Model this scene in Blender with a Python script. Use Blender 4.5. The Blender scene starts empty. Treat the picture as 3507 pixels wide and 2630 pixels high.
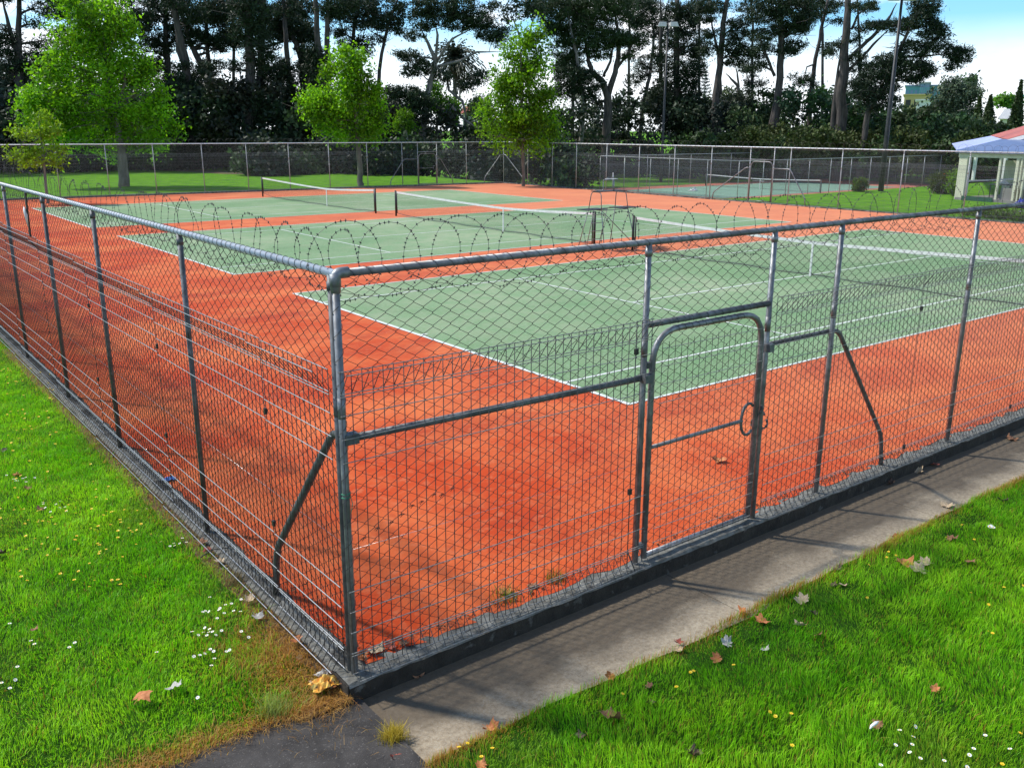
import bpy, math, random
import numpy as np
from mathutils import Vector, Matrix
R = math.radians
random.seed(7); rng = np.random.default_rng(7)
C = bpy.context.scene.collection
PW, PH, FP = 3507.0, 2630.0, 3098.4
CAM = np.array([-8.6253, -8.5530, 3.6835]); YAW, PITCH, ROLL = 0.915154, 0.274351, 0.003006
_f = np.array([math.cos(YAW)*math.cos(PITCH), math.sin(YAW)*math.cos(PITCH), -math.sin(PITCH)])
_r0 = np.cross(_f, [0, 0, 1.0]); _r0 /= np.linalg.norm(_r0); _u0 = np.cross(_r0, _f)
_r = math.cos(ROLL)*_r0 + math.sin(ROLL)*_u0; _u = -math.sin(ROLL)*_r0 + math.cos(ROLL)*_u0

def ray(u, v): return _f + _r*(u-PW/2)/FP + _u*(PH/2-v)/FP
def on(u, v, z=0.0):                      # the point at height z seen at photo pixel (u, v)
    d = ray(u, v); return CAM + d*(z-CAM[2])/d[2]
def at(u, v, dist):                       # the point at a horizontal distance
    d = ray(u, v); return CAM + d*dist/math.hypot(d[0], d[1])

# ------------------------------------------------------------------ helpers
def tag(o, label=None, cat=None, group=None, kind=None):
    if label: o['label'] = label
    if cat: o['category'] = cat
    if group: o['group'] = group
    if kind: o['kind'] = kind
    return o
def empty(name, loc=(0, 0, 0), rz=0):
    o = bpy.data.objects.new(name, None); C.objects.link(o)
    o.location = [float(a) for a in loc]; o.rotation_euler = (0, 0, rz); o.empty_display_size = .2
    return o
def link(name, me, mat=None, parent=None, loc=None):
    o = bpy.data.objects.new(name, me); C.objects.link(o)
    if mat is not None and len(me.materials) == 0: me.materials.append(mat)
    if parent is not None: o.parent = parent
    if loc is not None: o.location = [float(a) for a in loc]
    return o
def fast_mesh(name, V, F, col=None, smooth=False):
    """V (n,3); F (m,k) array of one face size"""
    V = np.ascontiguousarray(V, dtype=np.float32); F = np.ascontiguousarray(F, dtype=np.int32)
    me = bpy.data.meshes.new(name); m, k = F.shape
    me.vertices.add(len(V)); me.vertices.foreach_set('co', V.ravel())
    me.loops.add(m*k); me.loops.foreach_set('vertex_index', F.ravel())
    me.polygons.add(m); me.polygons.foreach_set('loop_start', np.arange(0, m*k, k, dtype=np.int32))
    me.polygons.foreach_set('use_smooth', np.full(m, smooth, dtype=bool))
    me.update(calc_edges=True)
    if col is not None:
        a = me.color_attributes.new('col', 'FLOAT_COLOR', 'POINT')
        c = np.ones((len(V), 4), dtype=np.float32); c[:, :3] = col; a.data.foreach_set('color', c.ravel())
    return me
class MB:
    def __init__(s): s.v = []; s.f = []; s.sm = []
    def box(s, c, d, rz=0, M=None):
        n = len(s.v); hx, hy, hz = d[0]/2, d[1]/2, d[2]/2; ca, sa = math.cos(rz), math.sin(rz)
        for x, y, z in ((-hx,-hy,-hz),(hx,-hy,-hz),(hx,hy,-hz),(-hx,hy,-hz),(-hx,-hy,hz),(hx,-hy,hz),(hx,hy,hz),(-hx,hy,hz)):
            if M is not None:
                p = M @ Vector((x, y, z)); s.v.append((c[0]+p.x, c[1]+p.y, c[2]+p.z))
            else: s.v.append((c[0]+x*ca-y*sa, c[1]+x*sa+y*ca, c[2]+z))
        for q in ((0,3,2,1),(4,5,6,7),(0,1,5,4),(1,2,6,5),(2,3,7,6),(3,0,4,7)): s.f.append(tuple(n+i for i in q)); s.sm.append(False)
        return s
    def poly(s, pts):
        n = len(s.v); s.v += [tuple(p) for p in pts]; s.f.append(tuple(range(n, n+len(pts)))); s.sm.append(False); return s
    def tube(s, path, r, sides=8, cap=True, smooth=True):
        P = [Vector([float(a) for a in p]) for p in path]; n0 = len(s.v); m = len(P)
        rr = r if hasattr(r, '__len__') else [r]*m
        prev = None
        for i, p in enumerate(P):
            t = (P[min(i+1, m-1)]-P[max(i-1, 0)]).normalized()
            if prev is None:
                a = Vector((0, 0, 1)) if abs(t.z) < .9 else Vector((1, 0, 0)); nrm = t.cross(a).normalized()
            else:
                nrm = prev - t*prev.dot(t); nrm = nrm.normalized() if nrm.length > 1e-6 else prev
            prev = nrm; b = t.cross(nrm)
            for k in range(sides):
                a = 2*math.pi*k/sides; q = p + (nrm*math.cos(a)+b*math.sin(a))*rr[i]; s.v.append((q.x, q.y, q.z))
        for i in range(m-1):
            for k in range(sides):
                a = n0+i*sides+k; b2 = n0+i*sides+(k+1) % sides
                s.f.append((a, b2, b2+sides, a+sides)); s.sm.append(smooth)
        if cap:
            s.f.append(tuple(n0+k for k in range(sides))[::-1]); s.sm.append(False)
            s.f.append(tuple(n0+(m-1)*sides+k for k in range(sides))); s.sm.append(False)
        return s
    def mesh(s, name):
        me = bpy.data.meshes.new(name); me.from_pydata(s.v, [], s.f)
        me.polygons.foreach_set('use_smooth', s.sm); me.update(); return me
    def build(s, name, mat, parent=None, loc=None): return link(name, s.mesh(name), mat, parent, loc)
def round_path(pts, rad, n=5):
    out = [Vector(pts[0])]
    for i in range(1, len(pts)-1):
        p0, p, p1 = Vector(pts[i-1]), Vector(pts[i]), Vector(pts[i+1])
        a = p+(p0-p).normalized()*min(rad, (p0-p).length*.45); b = p+(p1-p).normalized()*min(rad, (p1-p).length*.45)
        for k in range(n+1):
            t = k/n; out.append(a*(1-t)**2+p*2*t*(1-t)+b*t*t)
    out.append(Vector(pts[-1])); return out

# ------------------------------------------------------------------ materials
def newmat(name):
    m = bpy.data.materials.new(name); m.use_nodes = True; nt = m.node_tree; nt.nodes.clear()
    o = nt.nodes.new('ShaderNodeOutputMaterial'); b = nt.nodes.new('ShaderNodeBsdfPrincipled')
    nt.links.new(b.outputs[0], o.inputs[0]); return m, nt, b
def N(nt, t, **kw):
    n = nt.nodes.new(t)
    for k, v in kw.items():
        if k.startswith('i_'): n.inputs[int(k[2:]) if k[2:].isdigit() else k[2:]].default_value = v
        else: setattr(n, k, v)
    return n
def coords(nt, scale=(1, 1, 1), obj=False):
    tc = N(nt, 'ShaderNodeTexCoord'); mp = N(nt, 'ShaderNodeMapping'); mp.inputs['Scale'].default_value = scale
    if obj: nt.links.new(tc.outputs['Object'], mp.inputs[0])
    else:
        g = N(nt, 'ShaderNodeNewGeometry'); nt.links.new(g.outputs['Position'], mp.inputs[0])
    return mp.outputs[0]
def noise(nt, vec, scale, detail=5, rough=.55, lo=.35, hi=.65):
    n = N(nt, 'ShaderNodeTexNoise'); n.inputs['Scale'].default_value = scale; n.inputs['Detail'].default_value = detail; n.inputs['Roughness'].default_value = rough
    nt.links.new(vec, n.inputs['Vector'])
    mr = N(nt, 'ShaderNodeMapRange'); mr.inputs[1].default_value = lo; mr.inputs[2].default_value = hi
    nt.links.new(n.outputs[0], mr.inputs[0]); return mr.outputs[0]
def mix(nt, f, a, b, mode='MIX'):
    m = N(nt, 'ShaderNodeMix', data_type='RGBA', blend_type=mode)
    if isinstance(f, float): m.inputs[0].default_value = f
    else: nt.links.new(f, m.inputs[0])
    for i, c in ((6, a), (7, b)):
        if isinstance(c, tuple): m.inputs[i].default_value = (c[0], c[1], c[2], 1)
        else: nt.links.new(c, m.inputs[i])
    return m.outputs[2]
def bump(nt, b, h, strength=.3, dist=.01):
    bp = N(nt, 'ShaderNodeBump'); bp.inputs['Strength'].default_value = strength; bp.inputs['Distance'].default_value = dist
    nt.links.new(h, bp.inputs['Height']); nt.links.new(bp.outputs[0], b.inputs['Normal'])
def surf(name, c1, c2=None, scale=5, rough=.8, metal=0, c3=None, scale3=1, bumps=None, stretch=(1, 1, 1), spec=.5, lo=.35, hi=.65, lo3=.4, hi3=.65):
    m, nt, b = newmat(name); v = coords(nt, stretch)
    col = c1
    if c2: col = mix(nt, noise(nt, v, scale, lo=lo, hi=hi), c1, c2)
    if c3: col = mix(nt, noise(nt, v, scale3, lo=lo3, hi=hi3), col, c3)
    if isinstance(col, tuple): b.inputs['Base Color'].default_value = (*col, 1)
    else: nt.links.new(col, b.inputs['Base Color'])
    b.inputs['Roughness'].default_value = rough; b.inputs['Metallic'].default_value = metal; b.inputs['Specular IOR Level'].default_value = spec
    if bumps: bump(nt, b, noise(nt, v, bumps[0], 6, .6, 0, 1), bumps[1], bumps[2])
    return m
def leafmat(name, trans=.35, rough=.5, mul=(1, 1, 1)):
    m, nt, b = newmat(name); a = N(nt, 'ShaderNodeAttribute', attribute_name='col')
    tr = N(nt, 'ShaderNodeBsdfTranslucent'); ms = N(nt, 'ShaderNodeMixShader'); ms.inputs[0].default_value = trans
    nt.links.new(a.outputs['Color'], b.inputs['Base Color'])
    c = mix(nt, 1.0, a.outputs['Color'], mul, 'MULTIPLY'); nt.links.new(c, tr.inputs[0])
    b.inputs['Roughness'].default_value = rough; b.inputs['Specular IOR Level'].default_value = .3
    o = [n for n in nt.nodes if n.type == 'OUTPUT_MATERIAL'][0]
    nt.links.new(b.outputs[0], ms.inputs[1]); nt.links.new(tr.outputs[0], ms.inputs[2]); nt.links.new(ms.outputs[0], o.inputs[0]); return m

M = {}
M['galv'] = surf('galvanised_pipe', (.20, .21, .22), (.34, .35, .36), 22, .5, .55, c3=(.15, .15, .15), scale3=5, bumps=(90, .12, .002))
M['galvd'] = surf('weathered_pipe', (.10, .11, .115), (.20, .21, .22), 22, .55, .4, c3=(.08, .08, .08), scale3=5, bumps=(90, .12, .002))
M['wire'] = surf('dark_wire', (.022, .020, .019), (.05, .046, .042), 40, .65, .3)
M['weldv'] = surf('welded_upright_wire', (.065, .060, .056), (.13, .125, .12), 40, .5, .5)  # uprights mirror dark surroundings; that dimness is put into the colour
M['weldl'] = surf('shade_dark_upright_wire', (.03, .028, .027), (.06, .056, .052), 40, .5, .4)  # left uprights, darker still: their dim reflections put into the colour
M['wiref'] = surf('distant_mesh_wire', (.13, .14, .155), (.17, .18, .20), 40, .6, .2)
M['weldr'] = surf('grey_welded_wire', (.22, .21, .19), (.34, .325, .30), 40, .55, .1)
M['weld'] = surf('sky_bright_welded_wire', (.42, .42, .43), (.60, .60, .60), 40, .34, .85)  # level wires: sky reflection put into the colour
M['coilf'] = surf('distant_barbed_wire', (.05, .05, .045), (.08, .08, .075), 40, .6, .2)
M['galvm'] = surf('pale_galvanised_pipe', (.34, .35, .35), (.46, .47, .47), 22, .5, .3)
M['galvl'] = surf('sky_bright_galvanised_pipe', (.68, .70, .72), (.80, .82, .84), 22, .5, .1, bumps=(90, .1, .002))  # sky reflection on the left rail put into the colour; far rails share it
M['barb'] = surf('barbed_wire', (.05, .05, .05), (.10, .10, .10), 40, .5, .6)
M['barbl'] = surf('bright_barbed_wire', (.22, .23, .22), (.38, .38, .37), 40, .5, .5)
M['tie'] = surf('tie_wire', (.06, .06, .065), (.12, .12, .13), 40, .5, .5)
M['white'] = surf('white_tape', (.72, .72, .70), (.6, .6, .58), 6, .7)
M['line'] = surf('white_line_paint', (.74, .74, .70), (.56, .60, .54), 3, .9, c3=(.34, .42, .31), scale3=34, lo3=.56, hi3=.74)
M['black'] = surf('black_paint', (.012, .012, .013), (.03, .03, .03), 12, .5)
M['netm'] = surf('net_cord', (.012, .02, .014), None, 1, .8)
M['bark'] = surf('pine_bark', (.036, .031, .029), (.10, .085, .075), 2.2, .95, stretch=(3, 3, .5), bumps=(5, .6, .06))
M['barkg'] = surf('grey_bark', (.10, .092, .085), (.24, .225, .20), 1.6, .95, stretch=(3, 3, .6), bumps=(5, .5, .04))
M['barkp'] = surf('plane_bark', (.10, .09, .07), (.20, .18, .15), 2, .95, stretch=(2, 2, .7))
M['leaf'] = leafmat('bright_leaf', .5, .45, (1.5, 1.5, .8))
M['needle'] = leafmat('pine_needles', .15, .6)
M['grassb'] = leafmat('grass_blade', .45, .45, (1.3, 1.3, .7))
M['cream'] = surf('cream_wall', (.62, .60, .46), (.52, .50, .38), 3, .7)
M['whitew'] = surf('white_board', (.70, .70, .68), (.6, .6, .58), 3, .6)
M['_'] = None
M['redroof'] = surf('red_roof', (.42, .10, .07), (.5, .14, .10), 2, .6)
M['blueroof'] = surf('shade_darkened_blue_roof', (.10, .15, .28), (.14, .19, .33), 2, .45)  # front slope and gutter: shade put into the colour, side roof stays light
M['concf'] = surf('grey_floor', (.24, .23, .21), (.18, .17, .16), 2, .8)
M['greenp'] = surf('dark_green_paint', (.01, .07, .04), None, 1, .6)
M['pole'] = surf('dark_pole', (.02, .021, .022), (.045, .045, .045), 6, .5, .3)
M['lampm'] = surf('lamp_shell', (.55, .55, .52), (.4, .4, .38), 6, .5)
M['glass'] = surf('teal_glass', (.05, .28, .30), (.10, .34, .36), .2, .25)
M['bluegl'] = surf('blue_glass', (.10, .22, .36), (.2, .3, .42), .2, .25)
M['yellow'] = surf('yellow_cladding', (.55, .42, .18), (.48, .36, .16), .3, .8)
M['blue'] = surf('blue_plastic', (.02, .03, .25), (.03, .05, .35), 6, .5)
M['turq'] = surf('turquoise_cloth', (.02, .3, .45), None, 6, .6)
M['twine'] = surf('green_twine', (.02, .25, .13), None, 6, .6)

def court_red():
    m, nt, b = newmat('red_court_turf'); v = coords(nt); vs = coords(nt, (.5, 1.1, 1))
    c = mix(nt, noise(nt, v, .42, 7, .62, .42, .58), (.50, .055, .009), (.64, .145, .042))
    c = mix(nt, noise(nt, vs, .7, 6, .62, .47, .68), c, (.38, .038, .010))
    c = mix(nt, noise(nt, v, 7, 5, .65, .52, .78), c, (.56, .16, .07)); c = mix(nt, noise(nt, v, 1.7, 7, .7, .57, .76), c, (.30, .035, .012)); c = mix(nt, noise(nt, v, 42, 3, .7, .60, .8), c, (.34, .05, .02))
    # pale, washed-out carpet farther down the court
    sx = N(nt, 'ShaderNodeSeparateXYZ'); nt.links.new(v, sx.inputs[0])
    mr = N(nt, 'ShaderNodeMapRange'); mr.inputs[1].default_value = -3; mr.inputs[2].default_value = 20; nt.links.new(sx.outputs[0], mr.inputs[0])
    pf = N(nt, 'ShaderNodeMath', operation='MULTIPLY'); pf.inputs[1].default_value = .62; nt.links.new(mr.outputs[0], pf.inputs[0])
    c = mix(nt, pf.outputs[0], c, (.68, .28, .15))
    # sand and grit specks
    vo = N(nt, 'ShaderNodeTexVoronoi'); vo.inputs['Scale'].default_value = 9; nt.links.new(v, vo.inputs['Vector'])
    sp = N(nt, 'ShaderNodeMapRange'); sp.inputs[1].default_value = .035; sp.inputs[2].default_value = .06; sp.inputs[3].default_value = 1; sp.inputs[4].default_value = 0
    nt.links.new(vo.outputs['Distance'], sp.inputs[0])
    k = N(nt, 'ShaderNodeMath', operation='MULTIPLY'); nt.links.new(sp.outputs[0], k.inputs[0]); nt.links.new(noise(nt, v, 1.2, 2, .5, .48, .62), k.inputs[1])
    c = mix(nt, k.outputs[0], c, (.72, .55, .42))
    nt.links.new(c, b.inputs['Base Color']); b.inputs['Roughness'].default_value = .95; b.inputs['Specular IOR Level'].default_value = .2
    bump(nt, b, noise(nt, v, 120, 4, .7, 0, 1), .5, .006); return m
def court_green():
    m, nt, b = newmat('green_court_turf'); v = coords(nt)
    c = mix(nt, noise(nt, v, .13, 7, .6, .40, .60), (.15, .245, .115), (.30, .355, .215))
    c = mix(nt, noise(nt, v, 1.6, 6, .65, .42, .75), c, (.16, .29, .13))
    c = mix(nt, noise(nt, v, 14, 4, .65, .5, .8), c, (.30, .40, .26))
    c = mix(nt, noise(nt, v, .75, 7, .7, .56, .78), c, (.13, .23, .11)); c = mix(nt, noise(nt, v, 46, 3, .7, .62, .8), c, (.12, .19, .10))
    nt.links.new(c, b.inputs['Base Color']); b.inputs['Roughness'].default_value = .95; b.inputs['Specular IOR Level'].default_value = .2
    bump(nt, b, noise(nt, v, 120, 4, .7, 0, 1), .4, .006); return m
M['cred'] = court_red(); M['cgreen'] = court_green()
M['cred2'] = surf('far_red_turf', (.52, .17, .11), (.58, .22, .15), .8, .95, spec=.2)
M['cgreen2'] = surf('far_green_turf', (.19, .33, .24), (.23, .37, .27), .8, .95, spec=.2)
def concrete():
    m, nt, b = newmat('patchy_concrete'); v = coords(nt)
    c = mix(nt, noise(nt, v, 26, 6, .7, .3, .7), (.23, .170, .100), (.52, .42, .285))
    c = mix(nt, noise(nt, v, 110, 3, .7, .5, .75), c, (.50, .45, .36))
    sx = N(nt, 'ShaderNodeSeparateXYZ'); nt.links.new(v, sx.inputs[0])
    # dark brown along the kerb, broken by noise, paler towards the lawn
    mr = N(nt, 'ShaderNodeMapRange'); mr.inputs[1].default_value = -4.35; mr.inputs[2].default_value = -3.85; nt.links.new(sx.outputs[1], mr.inputs[0])
    nn = noise(nt, v, 1.7, 5, .6, .3, .75)
    ad = N(nt, 'ShaderNodeMath', operation='MULTIPLY_ADD'); ad.inputs[1].default_value = .9; nt.links.new(nn, ad.inputs[0]); nt.links.new(mr.outputs[0], ad.inputs[2])
    st = N(nt, 'ShaderNodeMapRange'); st.inputs[1].default_value = .25; st.inputs[2].default_value = 1.1; st.inputs[4].default_value = .84; nt.links.new(ad.outputs[0], st.inputs[0])
    c = mix(nt, st.outputs[0], c, (.066, .046, .027))
    nt.links.new(c, b.inputs['Base Color']); b.inputs['Roughness'].default_value = .85
    bump(nt, b, noise(nt, v, 70, 6, .7, 0, 1), .5, .006); return m
M['conc'] = concrete()
M['kerb'] = surf('mossy_kerb', (.09, .086, .072), (.22, .215, .19), 9, .9, c3=(.035, .032, .026), scale3=3, bumps=(25, .8, .02), lo3=.45, hi3=.6)
M['kerbd'] = surf('stained_kerb', (.10, .095, .078), (.22, .215, .19), 11, .9, c3=(.05, .045, .035), scale3=6, bumps=(25, .8, .02), lo3=.55, hi3=.7)
M['kerbf'] = surf('shade_darkened_kerb_face', (.020, .016, .011), (.042, .035, .026), 7, .95, c3=(.12, .115, .10), scale3=9, bumps=(25, .8, .02), lo3=.62, hi3=.72)  # kerb side turned from the sun: its shade is put into the colour
M['asph'] = surf('old_asphalt', (.030, .026, .023), (.064, .056, .050), 6, .95, c3=(.15, .135, .12), scale3=75, bumps=(150, .7, .008), lo3=.58, hi3=.72)
def lawnmat(name, a, b_, dry, s=1.0):
    m, nt, b = newmat(name); v = coords(nt)
    c = mix(nt, noise(nt, v, 1.2*s, 6, .65, .35, .65), a, b_)
    c = mix(nt, noise(nt, v, 9*s, 5, .7, .5, .8), c, dry)
    nt.links.new(c, b.inputs['Base Color']); b.inputs['Roughness'].default_value = 1; b.inputs['Specular IOR Level'].default_value = .1
    bump(nt, b, noise(nt, v, 18*s, 6, .8, 0, 1), 1.0, .08); return m
M['lawn'] = lawnmat('near_lawn_soil', (.030, .11, .006), (.05, .16, .008), (.08, .10, .015), 3)
M['lawnf'] = lawnmat('far_lawn', (.055, .20, .010), (.15, .36, .016), (.28, .36, .02))
M['litter'] = surf('leaf_litter', (.05, .035, .018), (.10, .06, .025), 18, 1, c3=(.16, .09, .03), scale3=40, bumps=(60, 1, .03))

def quad_sheet(name, pts, z, mat, parent=None):
    mb = MB(); mb.poly([(p[0], p[1], z) for p in pts]); return mb.build(name, mat, parent)

# ------------------------------------------------------------------ camera, sky, sun
cd = bpy.data.cameras.new('camera'); co = bpy.data.objects.new('camera', cd); C.objects.link(co)
cd.sensor_width = 36; cd.lens = FP/PW*36; cd.clip_start = .1; cd.clip_end = 4000
Mx = Matrix(((_r[0], _u[0], -_f[0]), (_r[1], _u[1], -_f[1]), (_r[2], _u[2], -_f[2]))).to_4x4(); Mx.translation = Vector(CAM); co.matrix_world = Mx
bpy.context.scene.camera = co
SUN_EL = R(49); SAZ = Vector((-.545, .839, 0)).normalized()
sv = Vector((SAZ.x*math.cos(SUN_EL), SAZ.y*math.cos(SUN_EL), math.sin(SUN_EL)))
sl = bpy.data.lights.new('sun', 'SUN'); sl.energy = 4.4; sl.angle = R(3.2); sl.color = (1, .955, .88)
so = bpy.data.objects.new('sun', sl); C.objects.link(so); so.rotation_euler = (-sv).to_track_quat('-Z', 'Y').to_euler(); so.location = (0, 0, 30)
w = bpy.data.worlds.new('World'); bpy.context.scene.world = w; w.use_nodes = True; nt = w.node_tree; nt.nodes.clear()
wo = N(nt, 'ShaderNodeOutputWorld'); bg = N(nt, 'ShaderNodeBackground'); bg.inputs[1].default_value = .13; nt.links.new(bg.outputs[0], wo.inputs[0])
sky = N(nt, 'ShaderNodeTexSky', sky_type='NISHITA'); sky.sun_disc = False; sky.sun_elevation = SUN_EL; sky.sun_rotation = math.atan2(SAZ.x, SAZ.y); sky.air_density = 1.0; sky.dust_density = .4; sky.ozone_density = 2.0
tc = N(nt, 'ShaderNodeTexCoord'); mp = N(nt, 'ShaderNodeMapping'); mp.inputs['Scale'].default_value = (1, 1, 3.2); mp.inputs['Location'].default_value = (.35, .1, .2); nt.links.new(tc.outputs['Generated'], mp.inputs[0])
cn = noise(nt, mp.outputs[0], 3.2, 9, .55, .515, .58)
sx = N(nt, 'ShaderNodeSeparateXYZ'); nt.links.new(tc.outputs['Generated'], sx.inputs[0])
lowc = N(nt, 'ShaderNodeMapRange'); lowc.inputs[1].default_value = .05; lowc.inputs[2].default_value = .105; lowc.inputs[3].default_value = 1; lowc.inputs[4].default_value = 0; nt.links.new(sx.outputs[2], lowc.inputs[0])
l2 = N(nt, 'ShaderNodeMath', operation='MULTIPLY'); l2.inputs[1].default_value = .9; nt.links.new(lowc.outputs[0], l2.inputs[0])
mx = N(nt, 'ShaderNodeMath', operation='MAXIMUM'); nt.links.new(cn, mx.inputs[0]); nt.links.new(l2.outputs[0], mx.inputs[1])
cshade = noise(nt, mp.outputs[0], 7, 6, .6, .3, .7)
ccol = mix(nt, cshade, (8.0, 8.6, 9.4), (11.5, 11.6, 11.8))
up = N(nt, 'ShaderNodeMapRange'); up.inputs[1].default_value = .25; up.inputs[2].default_value = .6; up.inputs[3].default_value = 1.0; up.inputs[4].default_value = .35; nt.links.new(sx.outputs[2], up.inputs[0])
ccol = mix(nt, 1.0, ccol, up.outputs[0], 'MULTIPLY')
skc = mix(nt, 1.0, sky.outputs[0], (.75, 1.2, 1.5), 'MULTIPLY')
nt.links.new(mix(nt, mx.outputs[0], skc, ccol), bg.inputs[0])
vs = bpy.context.scene.view_settings; vs.view_transform = 'Standard'; vs.look = 'None'; vs.exposure = 0.15; vs.gamma = 1; vs.use_curve_mapping = False
bpy.context.scene.cycles.max_bounces = 6; bpy.context.scene.cycles.transparent_max_bounces = 8

# ------------------------------------------------------------------ terrain
def sstep(a, b, x):
    t = np.clip((x-a)/(b-a), 0, 1); return t*t*(3-2*t)
def hgt(x, y):
    x = np.asarray(x, float); y = np.asarray(y, float)
    near = (1-sstep(29.6, 30.6, x))*(1-sstep(42, 43, y))
    base = -.02*(1-near) + -.30*near
    low = sstep(31.6, 35, x)*sstep(24.6, 28, y+0*x)
    return base-1.38*low
xs = np.unique(np.concatenate([np.array([-1800, -900, -450, -250]), np.arange(-150, 30, 3.), np.arange(29, 38, .5), np.arange(38, 180, 3.), np.array([250, 450, 900, 1800])]))
ys = np.unique(np.concatenate([np.array([-1800, -900, -450, -250]), np.arange(-150, 23, 3.), np.arange(23, 30, .5), np.arange(30, 41, 3.), np.arange(41, 45, .5), np.arange(45, 180, 3.), np.array([250, 450, 900, 1800])]))
X, Y = np.meshgrid(xs, ys, indexing='ij'); Z = hgt(X, Y)
nx, ny = len(xs), len(ys); I = np.arange(nx*ny).reshape(nx, ny)
F = np.stack([I[:-1, :-1], I[1:, :-1], I[1:, 1:], I[:-1, 1:]], -1).reshape(-1, 4)
tag(link('ground', fast_mesh('ground', np.stack([X, Y, Z], -1).reshape(-1, 3), F, smooth=True), M['lawnf']), kind='structure')

XL, XR, YN = -6.10, 30.95, -3.47             # fence lines of the main enclosure
FA = np.array([-6.10, 46.55]); FB = np.array([30.95, 43.95])   # far left fence line
def yfar(x): return FA[1]+(FB[1]-FA[1])*(x-FA[0])/(FB[0]-FA[0])
# red carpet with a slightly frayed edge over the concrete plinth
pts = []
x = XL+.12
while x < XR-.1: pts.append((x, YN+.06+random.uniform(-.03, .05))); x += .17
y = YN+.10
while y < 43.7: pts.append((XR-.12, y)); y += .6
x = XR-.2
while x > XL+.1: pts.append((x, yfar(x)-.2)); x -= .6
y = 46.3
while y > YN+.2: pts.append((XL+.10+random.uniform(-.02, .03), y)); y -= .17
slab = MB(); slab.poly([(XL-.05, YN-.02, -.004), (XR+.05, YN-.02, -.004), (XR+.05, 43.9, -.004), (XL-.05, 46.5, -.004)])
tag(slab.build('court_slab', M['kerb']), kind='structure')
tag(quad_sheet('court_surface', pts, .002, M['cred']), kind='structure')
L_, D_, S_, SV_ = 23.77, 10.97, 1.37, 5.485
courts = [(0, 0), (-.055, 14.527), (-.133, 28.983)]
gm = MB(); lm = MB(); LW = .055
for ox, oy in courts:
    gm.poly([(ox, oy, .006), (ox+L_, oy, .006), (ox+L_, oy+D_, .006), (ox, oy+D_, .006)])
    def line(x0, y0, x1, y1, w_=LW):
        lm.poly([(ox+x0, oy+y0, .010), (ox+x1, oy+y0, .010), (ox+x1, oy+y1, .010), (ox+x0, oy+y1, .010)])
    line(-.03, -.03, L_+.03, LW-.03); line(-.03, D_+.03-LW, L_+.03, D_+.03)
    line(-.03, LW-.03, .05, D_+.03-LW); line(L_-.05, LW-.03, L_+.03, D_+.03-LW)
    line(.05, S_, L_-.05, S_+LW); line(.05, D_-S_-LW, L_-.05, D_-S_)
    line(SV_, S_+LW, SV_+LW, D_-S_-LW); line(L_-SV_-LW, S_+LW, L_-SV_, D_-S_-LW)
    line(SV_+LW, D_/2-LW/2, L_-SV_-LW, D_/2+LW/2)
    line(.05, D_/2-LW/2, .18, D_/2+LW/2)
tag(gm.build('green_court_surface', M['cgreen']), kind='structure')
tag(lm.build('court_lines', M['line']), kind='structure')

# kerbs (concrete plinths the fences stand in)
def rough_bar(name, A, B, w_, z0, z1, mat, seg=.12, jit=.006, face=False):
    A = Vector((*A, 0)); B = Vector((*B, 0)); d = (B-A); L = d.length; d.normalize(); nrm = Vector((-d.y, d.x, 0)); n = max(2, int(L/seg)); V = []; Fc = []
    for i in range(n+1):
        p = A+d*(L*i/n); j = [random.uniform(-jit, jit) for _ in range(6)]
        for k, (o, z) in enumerate(((-w_/2, z0), (-w_/2+j[0], z1-.02+j[4]), (-w_/2+.018+j[2], z1+j[1]), (w_/2-.018+j[3], z1+j[5]), (w_/2, z1-.02), (w_/2, z0))):
            q = p+nrm*o; V.append((q.x, q.y, z))
    for i in range(n):
        for k in range(5): a = i*6+k; Fc.append((a, a+1, a+7, a+6))
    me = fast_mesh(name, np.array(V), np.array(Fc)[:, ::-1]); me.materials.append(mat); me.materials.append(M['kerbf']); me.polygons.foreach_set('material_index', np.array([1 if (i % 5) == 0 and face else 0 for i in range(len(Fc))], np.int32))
    me2 = MB(); return link(name, me)
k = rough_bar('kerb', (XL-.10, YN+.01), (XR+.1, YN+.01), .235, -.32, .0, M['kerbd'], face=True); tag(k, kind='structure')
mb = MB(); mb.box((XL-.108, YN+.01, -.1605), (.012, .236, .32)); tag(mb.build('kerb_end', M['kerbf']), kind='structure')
k = rough_bar('kerb', (XL-.015, 46.6), (XL-.015, YN+.13), .15, -.32, -.012, M['kerbd']); tag(k, kind='structure')
k = rough_bar('kerb', (FB[0]+.1, FB[1]), (FA[0], FA[1]), .22, -.32, .09, M['kerbd'], .6); tag(k, kind='structure')
k = rough_bar('kerb', (XR, YN+.14), (XR, FB[1]-.12), .22, -.32, .05, M['kerb'], .6); tag(k, kind='structure')

# path, asphalt, lawns
def grid_sheet(name, x0, x1, y0, y1, nx, ny, zf, mat, edge=None):
    xs = np.linspace(x0, x1, nx+1); V = []
    for x in xs:
        a = y0; b = y1
        if edge: a, b = edge(x, y0, y1)
        for y in np.linspace(a, b, ny+1): V.append((x, y, zf(x, y)))
    I = np.arange((nx+1)*(ny+1)).reshape(nx+1, ny+1)
    F = np.stack([I[:-1, :-1], I[1:, :-1], I[1:, 1:], I[:-1, 1:]], -1).reshape(-1, 4)
    return link(name, fast_mesh(name, np.array(V), F, smooth=True), mat)
joints = [-6.12, -3.05, .1, 3.2, 6.3, 9.4, 12.5, 15.6, 18.7, 21.8, 24.9, 28, 31.2, 34.4]
pm = MB()
for a, b in zip(joints[:-1], joints[1:]): pm.box(((a+b)/2+.004, -4.05, -.25), (b-a-.008, .97+.03, .2))
tag(pm.build('path', M['conc']), kind='structure')
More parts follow.
